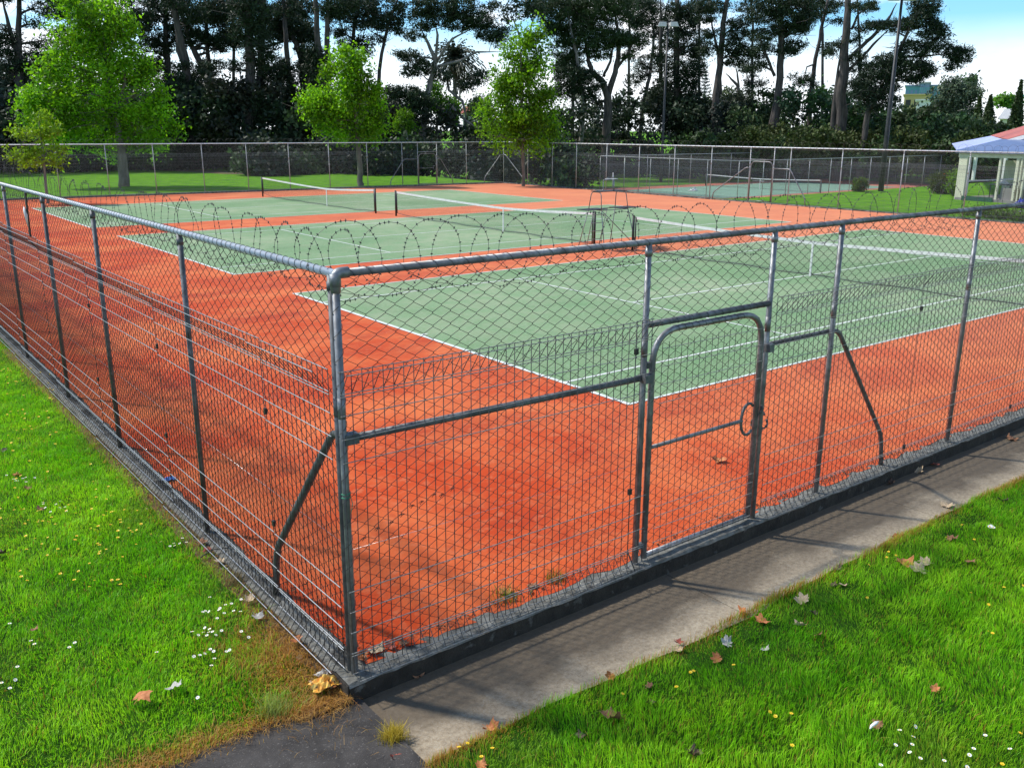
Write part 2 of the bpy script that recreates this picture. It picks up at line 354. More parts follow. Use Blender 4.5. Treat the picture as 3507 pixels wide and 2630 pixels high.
asp = grid_sheet('asphalt_path', -26, -6.13, -22, -3.3, 40, 30, lambda x, y: -.118+.012*math.sin(x*1.3)*math.sin(y*1.7), M['asph']); tag(asp, kind='structure')
def redge(x): return -4.455+.014*math.sin(x*2.1)+.010*math.sin(x*7.3+1)
def zr(x, y): return -.135+.10*float(sstep(4.45, 5.6, -y))+.02*math.sin(x*1.1+y)
tag(grid_sheet('lawn', -6.17, 60, -60, redge(0), 320, 60, zr, M['lawn'], lambda x, a, b: (a, redge(x))), kind='structure')
def ledge(x): return -3.36+.10*math.sin(x*1.9)-.22*max(0, min(1, (x+7)/.9))+.02*math.sin(x*9)
def zl(x, y): return -.045+.02*math.sin(x*1.7+y*.6)-.045*float(sstep(-2.9, -3.5, y) if False else max(0, min(1, (-2.9-y)/.5)))
tag(grid_sheet('lawn', -60, -6.192, -3.4, 62, 180, 120, zl, M['lawn'], lambda x, a, b: (ledge(x), b)), kind='structure')

# leaf litter strip along the left kerb
tag(grid_sheet('bare_soil', -6.6, -6.194, -3.6, 9, 8, 120, lambda x, y: zl(x, y)+.008-.03*max(0, (-6.194-x)/.5), M['litter']), kind='structure')

# ------------------------------------------------------------------ grass
def inpoly_left(x, y): return (x < -6.21) & (y > -3.42-.22*np.clip((x+7)/.9, 0, 1)+.10*np.sin(x*1.9))
def vnoise(x, y, s, seed=0):
    return (np.sin(x*s+seed)+np.sin(y*s*1.13+seed*2.1)+np.sin((x+y)*s*.71+seed*.7)+np.sin((x-y*.8)*s*1.7+seed))/4
def blades(name, x, y, z, ln, wd, col, mat, lean=.45):
    n = len(x); az = 3.2*vnoise(x, y, 5.0, 2)+2*vnoise(x, y, 13., 6)+rng.normal(0, .9, n); fz = rng.uniform(0, 2*np.pi, n); le = np.abs(rng.normal(0, lean, n))
    dx, dy = np.cos(az), np.sin(az); wx, wy = np.cos(fz)*wd/2, np.sin(fz)*wd/2
    b = np.stack([x, y, z], 1); W = np.stack([wx, wy, 0*wx], 1); d = np.stack([dx, dy, 0*dx], 1); up = np.array([0, 0, 1.])
    m1 = b+up*(ln*.55)[:, None]+d*(ln*le*.35)[:, None]; t = b+up*(ln*(1-.25*le).clip(.3, 1))[:, None]+d*(ln*le)[:, None]
    V = np.stack([b-W, b+W, m1+W*.75, m1-W*.75, t], 1).reshape(-1, 3)
    i = np.arange(n)*5; F = np.concatenate([np.stack([i, i+1, i+2], 1), np.stack([i, i+2, i+3], 1), np.stack([i+3, i+2, i+4], 1)])
    cc = np.repeat(col, 5, 0); cc = cc.reshape(n, 5, 3); cc[:, 4] *= 1.5; cc[:, :2] *= .7; cc = cc.reshape(-1, 3)  # root shade put into the blade colour; tips made paler
    return link(name, fast_mesh(name, V, F, cc), mat)
def mixc(a, b, t): return a[None, :]*(1-t[:, None])+b[None, :]*t[:, None]
G1, G2, GD, GO = np.array([.17, .50, .008]), np.array([.44, .78, .028]), np.array([.50, .34, .09]), np.array([.52, .22, .05])
def gcol(x, y, dry):
    t = np.clip(.45+.6*vnoise(x, y, 1.6, 3)+.5*vnoise(x, y, 9., 8)+rng.normal(0, .25, len(x)), 0, 1); c = mixc(G1, G2, t)
    k = np.clip(vnoise(x, y, 2.3, 9)*1.2-.25, 0, .55); c = c*(1-k[:, None])+np.array([.22, .34, .03])*k[:, None]
    dd = (rng.random(len(x)) < dry)[:, None]; dc = mixc(GD, GO, rng.random(len(x))); return np.where(dd, dc, c)*rng.uniform(.75, 1.2, len(x))[:, None]
# right lawn: dense where the photograph looks, thinner further round
def right_blades(n, x0, x1, y0, lnm):
    x = rng.uniform(x0, x1, n); y = rng.uniform(y0, -4.42, n)
    e = -4.455+.014*np.sin(x*2.1)+.010*np.sin(x*7.3+1)+rng.normal(.004, .022, n); kx = np.where(y < e, True, False); x, y = x[kx], y[kx]
    ed = np.clip((e[kx]-y)/.25, 0, 1); z = -.135+.10*sstep(4.45, 5.6, -y)+.02*np.sin(x*1.1+y)
    le = np.clip((x+6.17)/.3, 0, 1)
    dry = .05+.9*(1-ed)**1.5*np.clip(.75+vnoise(x, y, 3.1, 1), 0, 1)+.5*(1-le)
    ln = lnm*rng.uniform(.5, 1.35, len(x))*(.95+.35*vnoise(x, y, 2.0, 5)+.35*vnoise(x, y, 11., 3)+.2*vnoise(x, y, 23., 1)).clip(.35, 2); return x, y, z, ln, dry
x, y, z, ln, dry = right_blades(210000, -6.2, 6.5, -7.0, .062)
ne = 26000; xe = rng.uniform(-6.15, 8, ne); ye = -4.455+.014*np.sin(xe*2.1)+.010*np.sin(xe*7.3+1)-np.abs(rng.normal(0, .035, ne))+.014; pe = np.clip(.25+.9*vnoise(xe, xe*.3, 2.7, 4), .05, 1) > rng.random(ne); xe, ye = xe[pe], ye[pe]
x, y, z, ln, dry = [np.concatenate(a) for a in ((x, xe), (y, ye), (z, np.full(len(xe), -.135)), (ln, rng.uniform(.03, .10, len(xe))), (dry, np.full(len(xe), .8)))]
x2, y2, z2, ln2, dry2 = right_blades(45000, -6.2, 16, -9.5, .07)
x, y, z, ln, dry = [np.concatenate(a) for a in ((x, x2), (y, y2), (z, z2), (ln, ln2), (dry, dry2))]
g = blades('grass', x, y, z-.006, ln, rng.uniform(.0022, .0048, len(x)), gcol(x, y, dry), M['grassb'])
tag(g, 'bright green grass lawn at lower right beside the concrete path', 'grass', kind='stuff')
n = 330000; x = -6.195-np.abs(rng.beta(1.1, 1.7, n))*4.0; y = -3.75+rng.beta(1.0, 1.35, n)*17
k = inpoly_left(x, y); x, y = x[k], y[k]
kb = np.clip((-6.20-x)/(.24+.10*vnoise(y, y, 2.2, 2)), 0, 1); ae = np.clip((y-(-3.42-.22*np.clip((x+7)/.9, 0, 1)))/.22, 0, 1)
cor = np.clip(1-np.hypot(x+6.3, (y+2.9)*.7)/.75, 0, 1)
dry = .04+.5*(1-kb)+.6*(1-ae)+.8*cor; keep = rng.random(len(x)) > (.72*(1-kb)**.7+.2*(1-ae)); x, y, kb, dry = x[keep], y[keep], kb[keep], dry[keep]
z = np.array([zl(a, b) for a, b in zip(x, y)]); ln = .045*rng.uniform(.5, 1.35, len(x))*(1+.25*vnoise(x, y, 2.2, 4)+.35*vnoise(x, y, 12., 7)+.2*vnoise(x, y, 23., 2)).clip(.35, 2)
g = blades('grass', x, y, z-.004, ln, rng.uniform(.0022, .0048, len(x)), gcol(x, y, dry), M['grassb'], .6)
tag(g, 'short green grass lawn with small flowers on the left of the fence', 'grass', kind='stuff')
# matted dry thatch and trimmings at the corner
n = 9000; x = np.concatenate([rng.normal(-6.42, .16, n//2), rng.uniform(-8.4, -6.2, n//2)]); y = np.concatenate([rng.normal(-3.0, .35, n//2), rng.normal(-3.42, .07, n//2)])
y = np.where(np.arange(n) < n//2, y, y-.15*np.clip((x+7)/.9, 0, 1)); k = x < -6.20; x, y = x[k], y[k]
c = mixc(np.array([.70, .42, .12]), np.array([.34, .15, .045]), rng.random(len(x)))
z = np.array([zl(a, b) for a, b in zip(x, y)])
g = blades('dry_thatch', x, y, z, rng.uniform(.02, .05, len(x)), rng.uniform(.002, .005, len(x)), c, M['grassb'], 1.5)
tag(g, 'brown dry grass trimmings heaped in the corner beside the kerb', 'dry grass', kind='stuff')

# ------------------------------------------------------------------ fences
def prism_paths(P, r, sides=4, k0=.6):
    """P (n,m,3) polylines lying mostly in the x-z plane -> tubes"""
    n, m, _ = P.shape; T = np.empty_like(P); T[:, 1:-1] = P[:, 2:]-P[:, :-2]; T[:, 0] = P[:, 1]-P[:, 0]; T[:, -1] = P[:, -1]-P[:, -2]
    T /= np.linalg.norm(T, axis=2, keepdims=True)+1e-9; yv = np.zeros_like(P); yv[..., 1] = 1
    B = np.cross(T, yv); B /= np.linalg.norm(B, axis=2, keepdims=True)+1e-9; Q = np.cross(B, T)
    V = np.stack([P+r*(math.cos(a)*B+math.sin(a)*Q) for a in [2*math.pi*k/sides+k0 for k in range(sides)]], 2)
    idx = np.arange(n*m*sides).reshape(n, m, sides); F = []
    for k in range(sides):
        k2 = (k+1) % sides; F.append(np.stack([idx[:, :-1, k], idx[:, :-1, k2], idx[:, 1:, k2], idx[:, 1:, k]], -1).reshape(-1, 4))
    return V.reshape(-1, 3), np.concatenate(F)
DW, DH = .0735, .092
_cache = {}
def chain_mesh(w_, z0, z1, r=.0027, near=True):
    key = ('c', round(w_, 2), round(z0, 2), round(z1, 2), r, near)
    if key in _cache: return _cache[key]
    nw = max(2, int(round(w_/DW))); dw = w_/nw; nh = int(round((z1-z0)/(DH/2))); dh = (z1-z0)/nh
    pts = []
    for i in range(nw):
        row = []
        for j in range(nh+1):
            s = 1 if (j+i) % 2 == 0 else -1; x = (i+.5)*dw+s*(dw/2+.0012); z = z0+j*dh; jx = rng.normal(0, .0012) if near else 0
            if near: row += [(x+jx-s*.0006, s*.0025, z-.004), (x+jx-s*.0006, -s*.0025, z+.004)]
            else: row += [(x, 0, z)]
        pts.append(row)
    V, F = prism_paths(np.array(pts), r, 4 if near else 3)
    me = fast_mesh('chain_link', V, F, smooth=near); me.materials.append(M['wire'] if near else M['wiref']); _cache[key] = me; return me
HL = [.185, .343, .499, .653, 1.58, 1.74, 1.90, 2.045]
def weld_mesh(w_, out, near=True, levels=HL, roll=True, z0=.02, z1=2.2, r=.0026):
    key = ('w', round(w_, 2), out, near, roll, z0, z1)
    if key in _cache: return _cache[key]
    n = max(2, int(round(w_/.0785))); xs = np.linspace(.012, w_-.012, n+1); o = out
    if roll: prof = [(0, .175), (.105*o, .022), (.0, .022), (0, 1.1), (0, 2.196), (.105*o, 2.196), (0, 2.045)]
    else: prof = [(0, z0), (0, (z0+z1)/2), (0, z1)]
    P = np.array([[(x, a, b) for a, b in prof] for x in xs])
    V, F = prism_paths(P, r, 4 if near else 3)
    H = [(0, z) for z in levels]
    if roll: H += [(.105*o, .026), (0, .026), (0, .165), (.105*o, 2.192), (0, 2.192), (.002*o, 2.025)]
    hx = np.linspace(0, w_, 4); P2 = np.array([[(x, a+.004*o, b) for x in hx] for a, b in H]); V2, F2 = prism_paths(P2, r*1.15, 4 if near else 3)
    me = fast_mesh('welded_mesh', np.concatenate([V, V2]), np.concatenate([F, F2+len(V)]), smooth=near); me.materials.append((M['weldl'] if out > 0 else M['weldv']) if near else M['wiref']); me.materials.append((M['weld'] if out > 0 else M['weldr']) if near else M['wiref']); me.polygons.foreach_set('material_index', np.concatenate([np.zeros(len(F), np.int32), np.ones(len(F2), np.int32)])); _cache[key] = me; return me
def helix(path0, path1, rad, wr, pitch, sides=3, ppt=9):
    A = Vector(path0); B = Vector(path1); d = B-A; L = d.length; d.normalize(); a = d.orthogonal().normalized(); b = d.cross(a)
    out = []; n = int(L/pitch*ppt)
    for i in range(n+1):
        s = L*i/n; t = 2*math.pi*i/ppt; k = max(-1, min(1, 3*math.sin(2*math.pi*(i % ppt)/ppt)))
        out.append(A+d*s+(a*math.cos(t)+b*math.sin(t))*rad)
    return out
def tie(root, A, B, rad, wr, pitch, *_):
    mb = MB(); mb.tube(helix(A, B, rad, wr, pitch, ppt=8), wr, 3, cap=False); return mb.build('tie_wire', M['tie'], root)
def coil_mesh(L, zc, rad, yoff, pitch, barbs, wr, s0=0.0):
    """one run of flat-wrapped barbed wire: overlapping loops in the plane of the fence"""
    mb = MB(); s = s0; i = 0; path = []
    while s < L:
        p_ = pitch*random.uniform(.7, 1.3); n = 24 if s < 22 else 14; rr = rad*random.uniform(.86, 1.07); zz = zc+random.uniform(-.012, .018)
        for k in range(n):
            t = 2*math.pi*k/n-math.pi/2; f = k/n; adv = p_*sstep(.80, 1.0, f)
            c = (s+float(adv)+rr*math.cos(t), yoff+(.03 if i % 2 else -.03)*math.sin(math.pi*f)+.012*math.sin(3*t+i), zz+rr*math.sin(t)); path.append(c)
            if s < barbs:
                for q in (0, 1) if n == 24 else (0,):
                    if q and (k % 4): continue
                    t2 = t+q*.13; c2 = (s+float(adv)+rr*math.cos(t2), c[1], zz+rr*math.sin(t2))
                    Mt = Matrix.Rotation(-t2+math.pi/2, 3, 'Y'); mb.box(c2, (.009, .006, .008), M=Mt); mb.box(c2, (.003, .003, .022), M=Mt)
        s += p_; i += 1
    mb.tube(path, wr, 3, cap=False)
    return mb
def make_fence(name, label, A, B, posts, out, panels, near=0.0, coil=None, z0=0.0, bays_gate=(), railz=2.82, kind_wire=True, zoff=0.0, pr=.0252, group='chain link fences round the tennis courts', matp='galv', coilmat='barb', matr='galv'):
    A = np.array(A, float); B = np.array(B, float); d = B-A; L = float(np.hypot(*d)); rz = math.atan2(d[1], d[0])
    root = empty(name, (A[0], A[1], zoff), rz); tag(root, label, 'fence', group)
    pk = ('post', pr, round(z0, 2), railz, matp)
    if pk not in _cache:
        mb = MB(); mb.tube([(0, 0, z0-.02), (0, 0, railz-.01)], pr, 10); mb.tube([(0, 0, railz-.11), (0, 0, railz-.055)], pr+.005, 10); mb.tube([(0, 0, 1.88), (0, 0, 2.02)], pr+.0015, 10)
        _cache[pk] = mb.mesh('post'); _cache[pk].materials.append(M[matp])
    for s in posts: link('post', _cache[pk], None, root, (s, 0, 0))
    mb = MB(); mb.tube([(0, 0, railz), (L, 0, railz)], pr+.001, 12); mb.build('top_rail', M[matr], root)
    for i, (a, b) in enumerate(zip(posts[:-1], posts[1:])):
        isn = a < near; gt = any(abs(a-g) < .05 for g in bays_gate); zz = 2.165 if gt else z0+.03; w0 = b-a
        o = link('chain_link', chain_mesh(w0 if (isn or gt) else 2.8, zz, railz-.012, near=isn, r=.0021 if isn else .0024), None, root, (a, -.034*out if not isn else -.03*out, 0))
        if not (isn or gt): o.scale = (w0/2.8, 1, 1)
    for a, b in panels:
        isn = a < near; link('welded_mesh', weld_mesh(b-a, out, isn, r=.0031 if isn else .0026), None, root, (a, (.047 if isn else .04)*out, z0+(.010 if isn else 0))).rotation_euler = (0, (.0085 if out > 0 else .002) if isn else 0, 0)
    if coil: coil_mesh(L-.3, *coil).build('barbed_wire', M[coilmat], root)
    return root, L
def brace(root, pts, r=.024, name='brace', mat='galvd'):
    mb = MB(); mb.tube(round_path(pts, .12), r, 10); return mb.build(name, M[mat], root)

# right-hand near fence (along +x): local x = world x - XL
LR = XR-XL
posts = [0.0, 2.76, 4.38, 5.43, 8.14, 11.0, 13.9, 16.8, 19.7, 22.6, 25.5, 28.4, 31.3, 34.2, LR]
panels = [(-.04, 2.62), (2.60, 2.80)]; s = 4.42
while s < LR-.1: panels.append((s, min(s+2.6, LR))); s += 2.6
root, _ = make_fence('mesh_fence', 'near grey chain link fence running right beside the concrete path, with rolled-top mesh panels', (XL, YN), (XR, YN), posts, -1, panels, near=17, bays_gate=(2.76,),
                     coil=(2.86, .245, .10, .36, 15, .0019, .12))
brace(root, [(.03, 0, 1.735), (2.73, 0, 1.70)], .026, 'mid_rail')
brace(root, [(4.41, .055, 1.73), (5.62, .055, 1.73), (6.70, .055, .36), (6.76, .055, .0)])
mb = MB(); mb.tube([(2.78, 0, 2.145), (4.37, 0, 2.145)], .027, 10); mb.build('gate_lintel', M['galvd'], root)
tie(root, (.06, 0, 2.82), (LR, 0, 2.82), .0315, .0022, .125, .5)
tie(root, (2.8, 0, 2.145), (4.34, 0, 2.145), .0295, .0022, .095, .5)
tie(root, (0, 0, .1), (0, 0, 2.62), .0305, .0024, .16, .6)
for s in (2.76, 4.38, 5.43, 8.14): tie(root, (s, 0, .1), (s, 0, 2.6), .0305, .0020, .22, .6)
for s in (5.43, 8.14, 11, 13.9): tie(root, (s, 0, 2.2), (s, 0, 2.62), .0305, .002, .2, .6)
mb = MB(); mb.tube([(.0, 0, 2.70), (0, 0, 2.82)], [.031, .036], 12); 
mb.tube(round_path([(0, 0, 2.74), (0, 0, 2.822), (.09, 0, 2.822)], .05), .036, 12, smooth=True); mb.build('corner_elbow', M['galv'], root)
for s, z in ((2.61, 1.955), (2.60, .74), (7.02, .19), (9.62, .19), (7.02, 1.8)):
    mb = MB(); mb.box((s, -.055, z), (.035, .02, .05)); mb.build('clip', M['black'], root)
mb = MB(); 
for c_, d_2 in (((2.765, -.045, 1.70), (.09, .05, .07)), ((4.385, -.02, 1.73), (.07, .09, .075)), ((.05, 0, 1.735), (.10, .07, .07))):
    mb = MB(); mb.box(c_, d_2); mb.build('pipe_fitting', M['galvd'], root)
# thin tension wire through the lower mesh, and the barbs of a torn patch
mb = MB(); mb.tube([(0, .03, .93), (1.4, .03, .915), (2.74, .03, .93)], .0016, 4); mb.build('tension_wire', M['weld'], root)
px = 0.12
for k in range(9):
    zc = .98+.17*math.sin(min(k, 7)/7*1.5)+random.uniform(-.02, .02)
    mb = MB()
    for j in range(3): mb.tube([(px-.012+.01*j, .03, zc-.012*(j % 2)), (px+.012, .03, zc+.012*((j+1) % 2)), (px+.03, .03, zc+.004)], .003, 4)
    px += random.uniform(.07, .11); mb.build('repair_twist', M['wire'], root)
mb = MB(); mb.tube([(.03*math.cos(k), .033*math.sin(k), 1.32+.012*k/3) for k in range(14)]+[(.02, -.05, 1.30), (.0, -.06, 1.24)], .003, 5); tag(mb.build('twine', M['twine'], root), 'green twine tied round the corner post')

# left-hand near fence (along +y)
LL = 46.55-YN
posts = [0.0, 2.94, 5.91, 8.55, 11.45]
while posts[-1] < LL-4: posts.append(posts[-1]+2.9)
posts = posts[1:]+[LL]; posts = [0.06]+posts
panels = [(.05, 1.15)]; s = 1.15
while s < LL-.1: panels.append((s+.01, min(s+2.62, LL))); s += 2.62
root, _ = make_fence('mesh_fence', 'near grey chain link fence running back along the left lawn, with rolled-top mesh panels', (XL, YN), (XL, 46.55), posts[1:] if False else posts, 1, panels, near=21,
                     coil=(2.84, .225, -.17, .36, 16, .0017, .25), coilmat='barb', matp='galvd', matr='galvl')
brace(root, [(.03, -.03, 1.74), (.20, -.03, 1.73), (1.34, -.03, .42), (1.42, -.03, .0)], .028)
tie(root, (.06, 0, 2.82), (LL, 0, 2.82), .032, .0023, .095, .4, .15)
for s in posts[1:6]: tie(root, (s, 0, 2.25), (s, 0, 2.62), .0305, .002, .16, .6)
tie(root, (.35, -.03, 1.56), (1.30, -.03, .47), .0295, .0024, .055, .5)
mb = MB(); mb.tube([(0, -.03, .94), (3, -.03, .92), (6, -.03, .93), (12, -.03, .92)], .0017, 4); mb.build('tension_wire', M['weld'], root)
for s in (1.16, 3.78, 6.40):
    for z in (1.65, .74): mb = MB(); mb.box((s, .05, z), (.03, .02, .045)); mb.build('clip', M['black'], root)

# far fences
dfar = math.hypot(*(FB-FA)); sc_ = dfar/(FB[0]-FA[0])
fx = [-6.1, -3.4, -.5, 2.4, 4.9, 7.4, 10.1, 12.7, 15.3, 17.9, 20.5, 23.0, 24.15, 25.6, 27.9, 30.95]
fs = [(a-FA[0])*sc_ for a in fx]; gs = (fs[12], fs[13])
panels = []; s = 0
while s < dfar-.2:
    e = min(s+2.6, dfar)
    if s < gs[0] < e: e = gs[0]
    if e > s+.3: panels.append((s, e))
    s = e
    if abs(s-gs[0]) < .05: s = gs[1]
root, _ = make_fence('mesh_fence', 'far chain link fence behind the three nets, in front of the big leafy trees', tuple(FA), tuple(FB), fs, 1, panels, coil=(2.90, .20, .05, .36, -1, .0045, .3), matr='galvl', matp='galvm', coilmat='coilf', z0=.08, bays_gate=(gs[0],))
brace(root, [(gs[0], -.05, 1.75), (gs[0]-1.05, -.05, 1.75), (gs[0]-2.05, -.05, .4), (gs[0]-2.1, -.05, .05)], .026, mat='galv')
brace(root, [(gs[1], -.05, 1.75), (gs[1]+.25, -.05, 1.75), (gs[1]+1.15, -.05, .4), (gs[1]+1.2, -.05, .05)], .026, mat='galv')
brace(root, [(dfar, -.06, 1.95), (dfar-.3, -.06, 1.95), (dfar-1.6, -.06, .45), (dfar-1.65, -.06, .05)], .028, mat='galv')
mb = MB(); mb.tube([(gs[0], 0, 2.2), (gs[1], 0, 2.2)], .027, 8); mb.build('gate_lintel', M['galv'], root)
LF = FB[1]-YN
yy = [-3.47, -.6, 2.3, 5.2, 8.1, 11.0, 14.0, 17.1, 20.0, 21.0, 22.5, 25.1, 27.8, 30.6, 33.4, 36.2, 38.6, 41.2, 43.95]
fs2 = [a-YN for a in yy]; gs2 = (21.0-YN, 22.5-YN); panels = []; s = 0
while s < LF-.2:
    e = min(s+2.6, LF)
    if s < gs2[0] < e: e = gs2[0]
    panels.append((s, e)); s = e
    if abs(s-gs2[0]) < .05: s = gs2[1]
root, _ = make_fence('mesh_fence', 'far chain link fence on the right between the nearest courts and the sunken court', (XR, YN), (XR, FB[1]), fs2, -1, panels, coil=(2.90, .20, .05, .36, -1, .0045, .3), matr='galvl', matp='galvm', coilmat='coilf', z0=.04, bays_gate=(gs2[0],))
brace(root, [(gs2[0], .06, 1.78), (gs2[0]-1.05, .06, 1.78), (gs2[0]-2.05, .06, .4), (gs2[0]-2.1, .06, .04)], .028, mat='galv')
brace(root, [(gs2[1], .06, 1.78), (gs2[1]+.2, .06, 1.78), (gs2[1]+2.3, .06, .4), (gs2[1]+2.35, .06, .04)], .028, mat='galv')
brace(root, [(LF, .06, 1.95), (LF-.3, .06, 1.95), (LF-2.3, .06, .45), (LF-2.35, .06, .04)], .028, mat='galv')
mb = MB(); mb.tube([(gs2[0], 0, 2.2), (gs2[1], 0, 2.2)], .027, 8); mb.build('gate_lintel', M['galv'], root)

# gates
def make_gate(label, loc, rz, w_, near, out, zb=.03, ztop=2.085, group=None, r=.027):
    root = empty('mesh_gate', loc, rz); tag(root, label, 'gate', group)
    mb = MB(); a, b = .06, w_-.06
    mb.tube(round_path([(a, 0, zb), (a, 0, ztop), (b, 0, ztop), (b, 0, zb)], .30, 8), r, 10)
    mb.tube([(a, 0, zb+.02), (b, 0, zb+.02)], r*.9, 10); mb.build('frame', M['galv'], root)
    mb = MB(); mb.tube([(a, 0, 1.06), (b-.20, 0, 1.06)], r*.68, 8); mb.build('crossbar', M['galv'], root)
    mb = MB(); mb.tube([(b-.02+.10*math.cos(t)*1.0-.09, 0, 1.06+.155*math.sin(t)) for t in np.linspace(.9, 2*math.pi-.9, 14)], .014, 8); mb.build('latch_ring', M['galvd'], root)
    me = chain_mesh(w_-.14, zb+.03, ztop-.02, near=near, r=.0021 if near else .0024); link('chain_link', me, None, root, (.07, -.03*out, 0))
    if near:
        link('welded_mesh', weld_mesh(w_-.20, out, True, [.065, .168, .30, .414, .506, 1.453, 1.62, 1.775, 1.93], False, .04, 1.98), None, root, (.13, .032*out, 0))
        tie(root, (a, 0, .1), (a, 0, 1.85), r+.0025, .0021, .13, .7); tie(root, (b, 0, .1), (b, 0, 1.85), r+.0025, .0021, .09, .7); tie(root, (a+.25, 0, ztop), (b-.25, 0, ztop), r+.0025, .0021, .085, .6)
        for z in (.16, 1.80): mb = MB(); mb.box((.0, 0, z), (.07, .04, .05)); mb.build('hinge', M['galvd'], root)
        mb = MB(); ch = [(w_+.01+.075*math.cos(t), .05*math.sin(t*2), 1.05+.12*math.sin(t)) for t in np.linspace(0, 6.0, 26)]
        for i in range(len(ch)-1):
            c = np.array(ch[i]); mb.tube([c, np.array(ch[i+1])], .008 if i % 2 else .012, 5)
        mb.build('chain', M['galvd'], root)
    return root
make_gate('near grey pipe gate with rounded top corners beside the path', (XL+2.80, YN, 0), 0, 1.56, True, -1, .03, 2.075)
az = math.atan2(*(FB-FA)[::-1]); g0 = FA+(FB-FA)/dfar*gs[0]
make_gate('far pipe gate in the left far fence, behind the middle net', (*g0, .09), az, gs[1]-gs[0], False, 1, .03, 2.0)
make_gate('far pipe gate in the right far fence, in front of the sunken court', (XR, YN+gs2[0], .05), math.pi/2, gs2[1]-gs2[0], False, -1, .03, 2.05)

# ------------------------------------------------------------------ tennis nets
def tennis_net(label, x0, ys, loc, length=None, sagc=.914, drop=(0, 0), group='tennis nets', strap=.5, z0=0):
    """net across y from ys[0] to ys[1]"""
    root = empty('tennis_net', (x0, ys[0], z0), math.pi/2); tag(root, label, 'net', group); L = ys[1]-ys[0]
    for s in (0, L):
        mb = MB(); mb.tube([(s, 0, -.02), (s, 0, 1.075)], .040, 12); mb.tube([(s, 0, 1.075), (s, 0, 1.10)], [.040, .028], 12); mb.build('post', M['black'], root)
    c = L*strap
    def top(s):
        t = abs(s-c)/(c if s < c else L-c); return sagc+(1.065-sagc)*(t**1.35)
    def bot(s):
        return .035+drop[0]*(1-min(1, s/1.8))+drop[1]*(1-min(1, (L-s)/1.8))+.03*math.sin(s*1.3+drop[0]*9)**2
    a, b = .10, L-.10; n = 48; S = np.linspace(a, b, n+1)
    mb = MB(); nv = int((b-a)/.055)
    P = []
    for s in np.linspace(a, b, nv): P.append([(s, 0, bot(s)), (s, .0, (bot(s)+top(s))/2), (s, 0, top(s))])
    V, F = prism_paths(np.array(P), .0014, 3)
    H = []
    for k in range(1, 20):
        H.append([(s, 0, bot(s)+(top(s)-bot(s))*k/20) for s in S])
    V2, F2 = prism_paths(np.array(H), .0014, 3)
    link('net_mesh', fast_mesh('net_mesh', np.concatenate([V, V2]), np.concatenate([F, F2+len(V)])), M['netm'], root)
    mb = MB(); nn = len(S)
    for i in range(nn-1):
        s1, s2 = S[i], S[i+1]
        for o in (-.006, .006): mb.poly([(s1, o, top(s1)-.075), (s2, o, top(s2)-.075), (s2, o, top(s2)), (s1, o, top(s1))])
        mb.poly([(s1, -.006, top(s1)), (s2, -.006, top(s2)), (s2, .006, top(s2)), (s1, .006, top(s1))])
    mb.build('top_band', M['white'], root)
    mb = MB(); mb.tube([(s, 0, bot(s)) for s in S], .012, 5); mb.tube([(a, 0, bot(a)), (a, 0, top(a))], .022, 6); mb.tube([(b, 0, bot(b)), (b, 0, top(b))], .022, 6)
    mb.tube([(0, 0, 1.04), (a, 0, top(a)-.02)], .004, 5); mb.tube([(L, 0, 1.04), (b, 0, top(b)-.02)], .004, 5); mb.build('hem', M['black'], root)
    mb = MB(); mb.box((c, 0, top(c)/2), (.05, .022, top(c)+.01)); mb.build('center_strap', M['white'], root)
tennis_net('nearest tennis net, running out of view at the right', 11.885, (-.914, 11.884), 0, strap=.49)
tennis_net('middle tennis net beside the umpire chair', 11.83, (13.613, 26.41), 0, strap=.39, sagc=.90, drop=(.0, .10))
tennis_net('farthest of the three tennis nets on the left', 11.75, (28.07, 40.867), 0, strap=.38, sagc=.87, drop=(.05, .15))

# ------------------------------------------------------------------ umpire chair
uc = empty('umpire_chair', (11.75, 12.9, 0)); tag(uc, 'metal umpire chair with a ladder standing between two net posts', 'umpire chair')
def leg(a, b): mb = MB(); mb.tube([a, b], .014, 8); return mb.build('leg', M['galv'], uc)
for sx_ in (-1, 1):
    xt, xb = .58*sx_, .70*sx_
    for sy in (-1, 1): leg((xb, .62*sy, 0), (xt, .30*sy, 1.22))
    mb = MB(); mb.tube(round_path([(xt, -.30, 1.22), (xt*.93, -.22, 1.78), (xt*.93, .22, 1.78), (xt, .30, 1.22)], .12), .014, 8); mb.build('side_frame', M['galv'], uc)
    mb = MB()
    for k in range(3): mb.box((xt+.12*sx_, -.18+.18*k, 1.255), (.85, .15, .022))
    mb.build('footrest', M['black'], uc)
    mb = MB(); mb.tube([(xt, -.3, 1.23), (xt, .3, 1.23)], .013, 6); mb.build('rail', M['galv'], uc)
mb = MB()
for k in range(3): mb.box((0, -.17+.16*k, 1.80), (1.16, .14, .022))
mb.build('seat', M['black'], uc)
mb = MB(); mb.tube([(-.58, -.3, 1.23), (.58, -.3, 1.23)], .013, 6); mb.tube([(-.58, .3, 1.23), (.58, .3, 1.23)], .013, 6); mb.tube([(-.56, -.32, 1.20), (.62, -.55, .15)], .013, 6); mb.build('frame', M['galv'], uc)
mb = MB()
for sx_ in (-.30, .25): mb.tube([(sx_-.04, .62, 0), (sx_, .33, 1.22)], .013, 6)
for k in range(4): z = .22+.27*k; mb.tube([(-.335, .62-.29*z/1.22, z), (.215, .62-.29*z/1.22, z)], .011, 6)
mb.build('ladder', M['galv'], uc)
